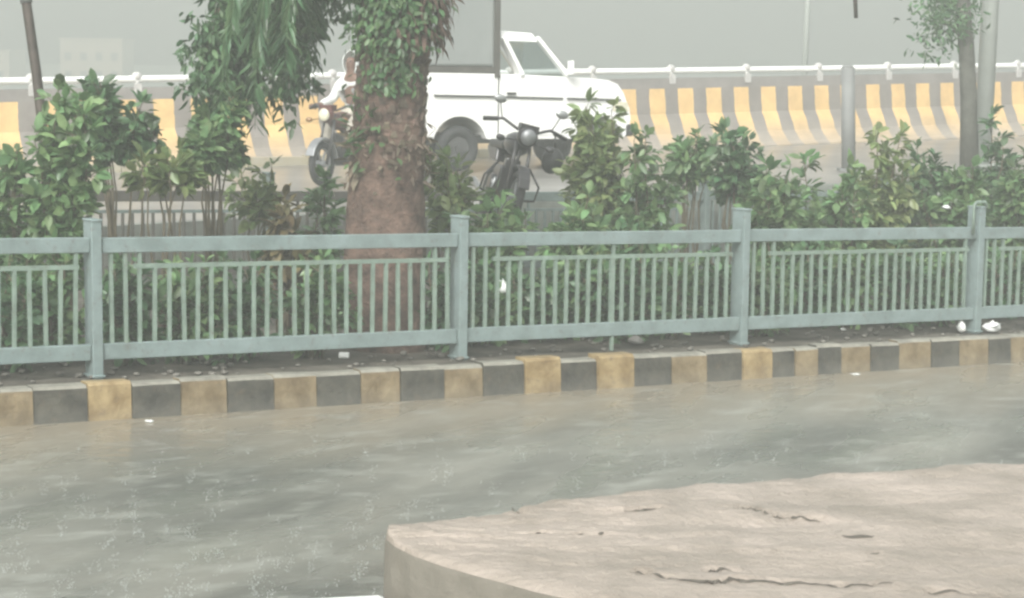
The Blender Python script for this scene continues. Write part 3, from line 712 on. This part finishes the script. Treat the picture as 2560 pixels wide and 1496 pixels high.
cabp = [(.63, .46), (.63, 1.40), (1.10, 1.39), (1.70, 1.36), (1.80, 1.36), (2.15, 1.345), (2.42, 1.32), (2.58, 1.26), (2.68, 1.14), (2.73, 1.02), (2.79, .90), (2.81, .74), (2.76, .52), (2.72, .5)] + arc(FW, .36, .43, 15, 165) + [(FW - .43, .46)]
MB().prism(cabp, Y0, Y1).build('cab_body', M['truck'], tr, .025)
# cab top: roof and pillars
yi0, yi1 = .10, 1.50
MB().add([(.66, yi0 - .02, 1.87), (1.28, yi0 - .02, 1.86), (1.28, yi1 + .02, 1.86), (.66, yi1 + .02, 1.87), (.68, yi0 + .05, 2.02), (1.22, yi0 + .05, 1.99), (1.22, yi1 - .05, 1.99), (.68, yi1 - .05, 2.02)],
         [(3, 2, 1, 0), (4, 5, 6, 7), (0, 1, 5, 4), (1, 2, 6, 5), (2, 3, 7, 6), (3, 0, 4, 7)]).build('roof', M['truck'], tr, .02)
for yy, yb in ((yi0, .03), (yi1, 1.57)):
    MB().bar((1.26, yy, 1.93), (1.74, yb, 1.38), .06, .11, (0, 1, 0)).build('windscreen_pillar', M['truck'], tr, .01)
    MB().bar((.70, yy, 1.92), (.98, yb, 1.38), .06, .18, (0, 1, 0)).build('rear_pillar', M['truck'], tr, .01)
    MB().add([(.92, yb, 1.39), (1.68, yb, 1.37), (1.26, yy, 1.90), (.74, yy, 1.92)], [(0, 1, 2, 3)]).build('side_window', M['glass'], tr)
MB().add([(1.76, .06, 1.38), (1.76, 1.54, 1.38), (1.28, yi1 - .03, 1.92), (1.28, yi0 + .03, 1.92)], [(0, 1, 2, 3)]).build('windscreen', M['glass'], tr)
MB().box((.95, .8, 1.10), (.5, 1.3, .5)).box((1.62, .8, 1.24), (.22, 1.4, .16)).build('interior', M['trim'], tr, .03)
MB().prism([(.68, .52), (.68, 1.365), (1.66, 1.34), (1.70, .95), (1.66, .52)], -.012, .0).build('door', M['truck'], tr, .004)
for a, b in (((-1.0, 1.10), (-.52, 1.09)), ((-.42, 1.09), (.58, 1.075)), ((.70, 1.07), (1.64, 1.05)), ((1.72, 1.05), (2.62, 1.03))):
    MB().bar((a[0], -.02, a[1]), (b[0], -.02, b[1]), .022, .035, (0, 1, 0)).build('side_moulding', M['trim'], tr)
MB().box((.615, .8, 1.0), (.03, 1.5, .9)).build('cab_gap_panel', M['trim'], tr)
MB().prism([(2.50, .86), (2.50, 1.0), (2.74, 1.0), (2.77, .86)], -.015, .05).build('headlamp', M['lamp'], tr, .008)
MB().prism([(2.50, .86), (2.50, 1.0), (2.74, 1.0), (2.77, .86)], 1.55, 1.615).build('headlamp', M['lamp'], tr, .008)
MB().box((2.79, .8, .58), (.12, 1.66, .18)).build('front_bumper', M['trim'], tr, .03)
MB().box((-1.13, .8, .60), (.10, 1.6, .14)).build('rear_bumper', M['trim'], tr, .02)
MB().box((-1.135, .06, 1.0), (.03, .10, .3)).build('tail_lamp', M['red'], tr, .005)
MB().tube([(1.72, -.02, 1.37), (1.70, -.10, 1.42)], .012, 6).box((1.70, -.15, 1.50), (.04, .13, .2)).build('wing_mirror', M['truck'], tr, .01)
MB().box((.80, -.03, 1.12), (.14, .025, .03)).build('door_handle', M['trim'], tr)
MB().prism([(-.95, .40), (-.95, .52), (2.7, .52), (2.7, .40)], .15, 1.45).build('chassis', M['trim'], tr)
for wx in (0, FW):
    for wy in (.12, 1.48):
        t_ = MB().torus((wx, wy, WR), WR - .085, .088, sq=1.1).build('tyre', M['tyre'], tr)
        MB().disc((wx, wy - .03 if wy < 1 else wy + .03, WR), .17, .07).disc((wx, wy - .07 if wy < 1 else wy + .07, WR), .06, .06).build('rim', M['darkrim'], t_)
# cargo box
cb = MB().box((-.26, .8, 2.13), (1.62, 1.56, 1.26)).build('cargo_box', M['canvas'], tr, .04)
MB().box((-.26, .8, 1.455), (1.68, 1.60, .09)).build('cargo_floor', M['rust'], tr)
MB().box((.575, .0, 2.1), (.075, .06, 1.5)).build('cargo_post', M['rust'], tr)
MB().box((.575, 1.6, 2.1), (.075, .06, 1.5)).build('cargo_post', M['rust'], tr)

# ------------------------------------------------------------------ motorcycles (local x forward)
def motorcycle(name, label, loc, rz, lean, paint, fender, group=None, wide=.40):
    r = thing(name, label, 'motorcycle', loc, 0, group)
    r.rotation_euler = (lean, 0, rz)
    for wx, nm in ((.62, 'front_wheel'), (-.62, 'rear_wheel')):
        t = MB().torus((wx, 0, .29), .245, .048, sq=1.0).build(nm, M['tyre'], r)
        MB().torus((wx, 0, .29), .2, .014, sq=1.5).disc((wx, 0, .29), .045, .13).build('rim', M['rim'], t)
        sp = MB()
        for k in range(6): a = k * math.pi / 3; sp.bar((wx, 0, .29), (wx + .2 * math.cos(a), 0, .29 + .2 * math.sin(a)), .02, .02, (0, 1, 0))
        sp.build('spokes', M['rim'], t)
    for sg in (-1, 1): MB().tube([(.62, sg * .075, .29), (.46, sg * .08, .72), (.39, sg * .07, .93)], [.022, .019, .018], 7).build('fork_leg', M['bike'], r)
    q = []
    for i in range(9): a = math.radians(20 + 150 * i / 8); q.append((.62 + .32 * math.cos(a), .29 + .32 * math.sin(a)))
    q2 = [(.62 + .345 * math.cos(math.radians(20 + 150 * i / 8)), .29 + .345 * math.sin(math.radians(20 + 150 * i / 8))) for i in reversed(range(9))]
    MB().prism(q + q2, -.06, .06).build('front_mudguard', fender, r, .01)
    MB().tube([(.30, -wide, 1.02), (.34, -.26, 1.06), (.40, -.10, .99), (.40, .10, .99), (.34, .26, 1.06), (.30, wide, 1.02)], .016, 8).build('handlebar', M['bike'], r)
    for sg in (-1, 1):
        MB().tube([(.31, sg * (wide - .13), 1.045), (.29, sg * (wide + .02), 1.01)], .024, 8).build('grip', M['seat'], r)
        MB().tube([(.46, sg * .10, .88), (.48, sg * .24, .86)], .008, 6).ell((.49, sg * .27, .86), (.04, .05, .035)).build('indicator', M['amber'] if fender is not M['bike'] else M['bike'], r)
        mm = MB().tube([(.34, sg * .27, 1.05), (.33, sg * .33, 1.22)], .007, 6).build('mirror_stalk', M['bike'], r)
        MB().ell((.33, sg * .34, 1.25), (.015, .07, .045)).build('mirror', M['steel'], mm)
    MB().ell((.50, 0, .93), (.09, .115, .11)).box((.46, 0, 1.02), (.12, .2, .08)).build('headlamp_cowl', paint, r)
    MB().ell((.565, 0, .93), (.035, .085, .085)).build('headlamp', M['lamp'] if fender is not M['bike'] else M['rim'], r)
    MB().ell((.12, 0, .84), (.28, .14, .13)).build('fuel_tank', paint, r)
    MB().box((-.40, 0, .80), (.72, .24, .09)).build('seat', M['seat'], r, .03)
    MB().tube([(.36, 0, .85), (.05, 0, .68), (-.45, 0, .70), (-.7, 0, .72)], .022, 6).tube([(.36, 0, .82), (.2, 0, .35), (-.25, 0, .33), (-.62, 0, .30)], .02, 6).build('frame', M['bike'], r)
    MB().box((.0, 0, .45), (.34, .24, .28)).disc((-.02, 0, .36), .12, .34).box((.1, 0, .62), (.14, .16, .12)).build('engine', M['bike'], r, .02)
    for sg in (-1, 1): MB().tube([(.22, sg * .17, .62), (.30, sg * .30, .45), (.24, sg * .30, .30), (.15, sg * .14, .26)], .014, 6).build('crash_guard', M['bike'], r)
    MB().tube([(.15, -.14, .45), (.1, -.15, .25), (-.3, -.16, .26), (-.85, -.17, .36)], [.02, .02, .035, .04], 7).build('exhaust', M['steel'], r)
    MB().prism([(-.30, .62), (-.36, .76), (-.84, .82), (-.92, .74), (-.62, .62)], -.10, .10).build('tail_panel', paint, r, .02)
    MB().ell((-.93, 0, .76), (.04, .07, .05)).build('tail_lamp', M['red'], r)
    MB().tube([(-.05, .1, .3), (-.1, .28, .02)], .012, 6).build('side_stand', M['bike'], r)
    return r
mg = at(1268, 545, 20.6); mgp = fr(*uv(mg))
mdir = math.radians(-78)
off = Vector((math.cos(mdir), math.sin(mdir), 0)) * .62
loc = Vector((mg.x, mg.y, 0)) - off; loc.z = zu(loc.x, loc.y)
m1 = motorcycle('motorcycle', 'dark unridden motorcycle leaning on its stand in front of the white truck', loc, mdir, math.radians(-14), M['bike'], M['bike'], 'motorcycles', .44)
MB().ell((.33, .36, .76), (.12, .12, .14)).tube([(.33, .36, .88), (.31, .33, 1.02)], .01, 5).build('hanging_helmet', M['seat'], m1)

rp_ = at(858, 455, 26.6); rd = math.radians(-115)
rl = Vector((rp_.x, rp_.y, 0)); rl.z = zu(rl.x, rl.y)
m2 = motorcycle('motorcycle', 'maroon motorcycle ridden past on the raised road, half hidden by the palm trunk', rl + Vector((0, .3, 0)), rd, 0, M['bikered'], M['rim'], 'motorcycles', .36)
# rider
rider = thing('person', 'rider in a white hooded raincoat and beige trousers sitting on the maroon motorcycle', 'person', rl + Vector((0, .3, 0)), rd)
def skin_fig(name, nodes, edges, m, parent, sub=2):
    me = bpy.data.meshes.new(name); me.from_pydata([n_[0] for n_ in nodes], edges, []); me.materials.append(m)
    o = bpy.data.objects.new(name, me); col.objects.link(o); o.parent = parent
    sk = o.modifiers.new('skin', 'SKIN'); sk.use_smooth_shade = True
    for i, n_ in enumerate(nodes):
        v = me.skin_vertices[0].data[i]; v.radius = n_[1] if isinstance(n_[1], tuple) else (n_[1], n_[1]); v.use_root = (i == 0)
    s = o.modifiers.new('sub', 'SUBSURF'); s.levels = sub; s.render_levels = sub; return o
bn = [((-.32, 0, .90), (.15, .13)), ((-.30, 0, 1.08), (.13, .12)), ((-.24, 0, 1.28), (.165, .12)), ((-.20, 0, 1.40), (.08, .07)), ((-.17, 0, 1.50), (.055, .055)), ((-.15, 0, 1.60), (.085, .10)), ((-.14, 0, 1.70), (.06, .07))]
be = [(0, 1), (1, 2), (2, 3), (3, 4), (4, 5), (5, 6)]
for sg in (-1, 1):
    k = len(bn); bn += [((-.22, sg * .19, 1.35), (.06, .06)), ((-.12, sg * .27, 1.12), (.045, .045)), ((.14, sg * .30, 1.05), (.036, .036)), ((.27, sg * .34, 1.045), (.03, .035))]
    be += [(3, k), (k, k + 1), (k + 1, k + 2), (k + 2, k + 3)]
    k = len(bn); bn += [((-.25, sg * .12, .88), (.09, .085)), ((.16, sg * .19, .80), (.065, .065)), ((.02, sg * .20, .36), (.045, .045)), ((.04, sg * .20, .30), (.035, .03)), ((.18, sg * .21, .27), (.03, .03))]
    be += [(0, k), (k, k + 1), (k + 1, k + 2), (k + 2, k + 3), (k + 3, k + 4)]
body = skin_fig('body', bn, be, M['skin'], rider)
cn = [(n_[0], tuple(q + .022 for q in n_[1])) for n_ in bn]
# coat: torso and sleeves; trousers: legs
coat_i = [0, 1, 2, 3, 7, 8, 9, 16, 17, 18]
cm = {i: j for j, i in enumerate(coat_i)}
skin_fig('raincoat', [cn[i] for i in coat_i], [(cm[a], cm[b]) for a, b in be if a in cm and b in cm], M['shirt'], rider)
ti = [0, 11, 12, 13, 20, 21, 22]; tm = {i: j for j, i in enumerate(ti)}
skin_fig('trousers', [((cn[i][0]), tuple(q + (.012 if i else -.01) for q in cn[i][1])) for i in ti], [(tm[a], tm[b]) for a, b in be if a in tm and b in tm], M['pants'], rider)
for sg in (-1, 1):
    mb = MB()
    for q in range(4): mb.tube([(.27, sg * .34 + (q - 1.5) * .02, 1.06), (.31, sg * .345 + (q - 1.5) * .021, 1.045), (.31, sg * .345 + (q - 1.5) * .021, 1.01), (.285, sg * .345 + (q - 1.5) * .02, .998)], [.0095, .009, .0085, .007], 6)
    mb.tube([(.26, sg * .30, 1.04), (.28, sg * .285, 1.01), (.30, sg * .29, .99)], [.011, .010, .008], 6)
    mb.ell((.255, sg * .335, 1.05), (.035, .04, .018))
    mb.build('hand', M['skin'], rider)
mb = MB().ell((-.06, 0, 1.615), (.022, .012, .02)).ell((-.075, 0, 1.57), (.012, .03, .008))
mb.build('nose_and_mouth', M['skin'], rider)
MB().ell((-.072, -.032, 1.64), (.012, .014, .008)).ell((-.072, .032, 1.64), (.012, .014, .008)).build('eyes', M['seat'], rider)
# hood: open-fronted shell
V = []; NH = 14
for j in range(9):
    ph = math.pi * (.02 + .80 * j / 8)
    for k in range(NH):
        th = math.radians(58) + (math.radians(360 - 116)) * k / (NH - 1)
        V.append((-.165 + .135 * math.sin(ph) * math.cos(th) + .05 * (j == 0), .125 * math.sin(ph) * math.sin(th), 1.615 + .17 * math.cos(ph)))
fs = [(j * NH + k, j * NH + k + 1, (j + 1) * NH + k + 1, (j + 1) * NH + k) for j in range(8) for k in range(NH - 1)]
ho = MB().add(V, fs, True).build('hood', M['shirt'], rider); sm = ho.modifiers.new('t', 'SOLIDIFY'); sm.thickness = .012

# ------------------------------------------------------------------ poles, far tree
def pole(name, label, cat, x0, y0, x1, y1, Z0, wpx, m, Z1=None, foot=True):
    a, b = at(x0, y0, Z0), at(x1, y1, Z1 or Z0); r = wpx / 2 / F * Z0
    root = thing(name, label, cat, a)
    part(MB().tube([a, a.lerp(b, .5), b], [r * 1.05, r, r * .92], 14), 'shaft', m, root)
    if foot: part(MB().box(a + Vector((0, 0, .02)), (r * 5, r * 5, .05)).tube([a, a + Vector((0, 0, .25))], r * 1.5, 12), 'base', m, root, .006)
    return root
# leaning pole planted in the bed
lb = hit(142, 800, lambda x, y: zmed(x, y)); lz = (lb - CP).dot(cfw)
root = thing('leaning_pole', 'dark rusty pole leaning left out of the shrubs at the left edge', 'pole', lb)
part(MB().tube([lb, at(128, 520, lz), at(92, 190, lz), at(65, 0, lz), at(35, -220, lz)], [.043, .043, .044, .043, .04], 10), 'shaft', M['darkpole'], root)
part(MB().tube([at(66, 8, lz), at(61, -30, lz), at(35, -215, lz)], .052, 10), 'sleeve', M['pole2'], root)
pb = at(2122, 412, 28.8); pb.z = zu(pb.x, pb.y)
root = thing('grey_post', 'short thick grey post standing in front of the white pipe rail', 'post', pb)
pt = at(2120, 172, 28.8); part(MB().tube([pb, pt], .1, 18).tube([pt, pt + Vector((0, 0, .05))], [.1, .06], 18), 'shaft', M['pole2'], root)
part(MB().box(pb + Vector((0, 0, .02)), (.3, .3, .04)), 'base', M['pole2'], root)
def lamp_post(label, x, Z, r, yb):
    b = at(x, yb, Z); b.z = zu(b.x, b.y) if Z < 34 else b.z - .6
    root = thing('street_lamp', label, 'street lamp', b, 0)
    t = b + Vector((.012 * 7, 0, 7.6))
    part(MB().tube([b, b.lerp(t, .5), t], [r * 1.05, r, r * .7], 14), 'shaft', M['pole'], root)
    part(MB().box(b + Vector((0, 0, .02)), (r * 4, r * 4, .04)), 'base', M['pole'], root)
    part(MB().tube([t, t + Vector((.3, 0, .25)), t + Vector((1.2, 0, .4))], r * .4, 8), 'arm', M['pole'], root)
    part(MB().ell(t + Vector((1.4, 0, .38)), (.3, .12, .06)), 'lamp_head', M['rim'], root)
lamp_post('thin pale lamp post rising behind the barrier stripes', 2005, 46, .062, 330)
lamp_post('thick pale lamp post beside the hazy tree at the right', 2455, 29.5, .125, 400)
# dark cable end hanging in at the top
ca = at(2140, 46, 24)
root = thing('hanging_cable', 'short dark cable end hanging down into the haze from the top edge right of centre', 'cable', ca)
part(MB().tube([ca, ca + Vector((-.02, 0, .25)), ca + Vector((-.03, 0, 3.2))], [.024, .027, .02], 8), 'cable', M['darkpole'], root)
part(MB().tube([ca + Vector((-14, -2, 3.5)), ca + Vector((-6, -1, 3.28)), ca + Vector((-.03, 0, 3.2)), ca + Vector((7, 1, 3.3)), ca + Vector((15, 2, 3.6))], .015, 6), 'overhead_wire', M['darkpole'], root)
# hazy tree
tbp = at(2425, 390, 28.3); tbp.z = zu(tbp.x, tbp.y)
ht = thing('roadside_tree', 'thin-trunked dark tree in the haze beside the thick pale lamp post', 'tree', tbp)
def hp(x, y, z=28.3): return at(x, y, z)
st = MB().tube([tbp, hp(2422, 250), hp(2416, 120), hp(2405, 0), hp(2400, -180), hp(2395, -400)], [.14, .12, .115, .11, .1, .05], 10)
for pts in ([(2420, 90), (2370, 62), (2318, 52)], [(2418, 82), (2370, 78), (2325, 86)], [(2410, 20), (2360, -60), (2300, -120)], [(2405, -60), (2470, -140), (2540, -200)]):
    st.tube([hp(*p) for p in pts], [.035, .02, .01], 6)
part(st, 'trunk', mat('tree_bark', (.09, .09, .075), .8, 0, .3, 8, .5, 30), ht)
lst = []
for i in range(50):
    x, y = random.choice([(random.gauss(2375, 28), random.gauss(20, 55)), (random.gauss(2395, 25), random.gauss(60, 30)), (random.uniform(2320, 2400), random.gauss(-160, 60)), (random.gauss(2480, 40), random.gauss(-260, 60))])
    c = hp(x, y, 28.3 + random.uniform(-.5, .5))
    for k in range(26): lst.append((c + rv(.11), Vector((0, 0, -.5)) + rv(.8), rv(1), random.uniform(.08, .15), random.uniform(.03, .05)))
leaf_obj('foliage', lst, M['leaf3'], ht, tbp)
# far buildings nearly lost in the rain
def building(label, x0, x1, ytop, Z, m):
    a, b = at(x0, ytop, Z), at(x1, ytop, Z); w_ = (b - a).length; c = (a + b) / 2; h_ = c.z + 1.4
    root = thing('building', label, 'building', (c.x, c.y, -1.4), 0)
    MB().box((0, 5, h_ / 2), (w_, 10, h_)).build('walls', m, root)
    MB().box((0, 5, h_ + .1), (w_ + .5, 10.5, .25)).build('roof', m, root)
    nx = max(2, int(w_ / 2.5))
    for i in range(nx):
        for j in range(max(1, int(h_ / 3))):
            MB().box((-w_ / 2 + (i + .5) * w_ / nx, -.02, 1.6 + j * 3), (1.1, .06, 1.3)).build('window', M['trim'], root)
building('faint beige building block lost in the rain haze at the upper left', 150, 305, 99, 330, M['build'])
building('faint tan building at the left edge in the rain haze', -300, 22, 126, 300, M['build'])

# ------------------------------------------------------------------ litter and stones
def lump(name, label, cat, p, size, m, flat=.35, seed=0, group=None):
    R_ = random.Random(seed); mb = MB(); mb.ell((0, 0, size * flat), (size, size * .7, size * flat), 9, 6)
    mb.v = [(x * (1 + R_.uniform(-.25, .25)), y * (1 + R_.uniform(-.25, .25)), max(0, z * (1 + R_.uniform(-.3, .4)))) for x, y, z in mb.v]
    o = mb.build(name, m); o.location = p; o.rotation_euler = (0, 0, R_.uniform(0, 6)); return tag(o, label, cat, group)
def onroad(x, y): return hit(x, y, zroad)
def onbed(x, y): return hit(x, y, zmed)
p = onbed(860, 896)
q = MB().box((0, 0, .025), (.085, .05, .045)).build('foam_cup', M['litter'], None, .01); q.location = p; tag(q, 'small white foam box lying on the soil below the palm trunk', 'litter')
lump('paper_scrap', 'flat white scrap on the road below the worn kerb, left', 'litter', onroad(373, 1056), .035, M['litter'], .2, 2)
lump('paper_scrap', 'thin pale scrap lying on the road near the right kerb blocks', 'litter', onroad(2138, 938), .045, M['litter'], .15, 3)
lump('plastic_bag', 'white round bag tucked against the base of the fourth fence post', 'litter', fr(8.76 - .17, .05, 0), .06, M['litter'], .8, 4)
lump('plastic_bag', 'pale crumpled bag on the right side of the fourth post base', 'litter', fr(8.76 + .17, -.02, 0), .10, M['litter'], .45, 5)
lump('plastic_bag', 'white plastic bag caught in the shrubs left of the fourth fence post', 'litter', at(2365, 524, 20), .06, M['litter'], .3, 6)
lump('plastic_bag', 'torn white bag among the stems behind the third fence bay', 'litter', at(1256, 735, 17.2), .06, M['litter'], .8, 8)
lump('paper_scrap', 'small white scrap on the soil of the right-hand bed', 'litter', onbed(2108, 826), .04, M['litter'], .2, 9)
lump('stone', 'dusty yellowish stone on the road edge at the far right', 'stone', onroad(2545, 885), .13, YEL, .5, 10)
lump('stone', 'flat light stone on the soil just behind the kerb', 'stone', onbed(1590, 860), .09, M['concrete'], .3, 11)
mb = MB().box((0, 0, .0), (.3, .3, .12)); o = mb.build('white_block', M['litter'], None, .02)
o.location = at(872, 1545, 7.0); o.rotation_euler = (0, 0, .25); tag(o, 'white painted block peeping in at the bottom edge left of the slab', 'block')
o.location.z -= .02
mb = MB().box((0, 0, 0), (.3, .2, 1.0)).build('stand', M['slabside'], o); mb.location = (0, 0, -.56)
# loose stones and leaf litter on the bed
mb = MB(); R_ = random.Random(3)
for i in range(420):
    u, v = R_.uniform(-4, 12), R_.uniform(KV + .16, 1.2); p = fr(u, v, 0); s_ = R_.uniform(.008, .035)
    mb.ell(p + Vector((0, 0, s_ * .2)), (s_, s_ * R_.uniform(.6, 1), s_ * .5), 6, 4)
mb.build('gravel', mat('bed_gravel', (.16, .15, .13), .6, 0, .4, 9)); tag(bpy.data.objects['gravel'], None, None, None, 'stuff')
# rain splashing up from the wet road: crowns of droplets
mb = MB(); R_ = random.Random(11)
for i in range(420):
    x = R_.uniform(-60, 2600); y = 1085 + 430 * R_.random() ** .6
    p = hit(x, y, zroad); big = R_.random() ** 2.2; wr_, hh_ = .006 + .014 * big, .02 + .10 * big * R_.uniform(.5, 1.2)
    for k in range(int(4 + 42 * big)):
        t = R_.random() ** 1.4; q = p + Vector((R_.gauss(0, wr_ * (.5 + t)), R_.gauss(0, wr_ * (.5 + t)), hh_ * t + .001)); d_ = R_.uniform(.0010, .0024)
        mb.ell(q, (d_, d_, d_ * R_.uniform(1, 1.8)), 5, 3)
WA = bpy.data.materials.new('splash_water'); WA.use_nodes = True
b = WA.node_tree.nodes['Principled BSDF']; b.inputs['Base Color'].default_value = (.62, .66, .64, 1); b.inputs['Roughness'].default_value = .3; b.inputs['Transmission Weight'].default_value = .4; b.inputs['IOR'].default_value = 1.33
o = mb.build('rain_splashes', WA); o['kind'] = 'stuff'

# ------------------------------------------------------------------ rain haze
hz = MB().box((0, 80, 4.4), (260, 240, 14)).build('haze', mat('tmp', (1, 1, 1)))
hz.location.z = 0; hz['kind'] = 'stuff'
hm = bpy.data.materials.new('rain_haze'); hm.use_nodes = True; n = hm.node_tree.nodes; n.clear()
pv = n.new('ShaderNodeVolumePrincipled'); pv.inputs['Color'].default_value = (.655, .68, .655, 1); pv.inputs['Density'].default_value = .012; pv.inputs['Anisotropy'].default_value = .1
out = n.new('ShaderNodeOutputMaterial'); hm.node_tree.links.new(pv.outputs[0], out.inputs['Volume'])
hz.data.materials.clear(); hz.data.materials.append(hm)

# thin layer of spray thrown up by the rain on the near road
mb = MB(); V = []
for u in (-40, 60):
    for v, h_ in ((-12, -.05), (KV - .004, -.05), (KV - .004, .13), (-12, .13)): V.append(fr(u, v, -KERB_H + h_))
sm_ = mb.add(V, [(0, 1, 2, 3), (4, 5, 6, 7), (0, 4, 5, 1), (1, 5, 6, 2), (2, 6, 7, 3), (3, 7, 4, 0)]).build('rain_spray', hm); sm_['kind'] = 'stuff'
sp_ = hm.copy(); sp_.name = 'rain_spray'; sp_.node_tree.nodes['Principled Volume'].inputs['Density'].default_value = .16
sp_.node_tree.nodes['Principled Volume'].inputs['Color'].default_value = (.80, .80, .76, 1)
sm_.data.materials.clear(); sm_.data.materials.append(sp_)
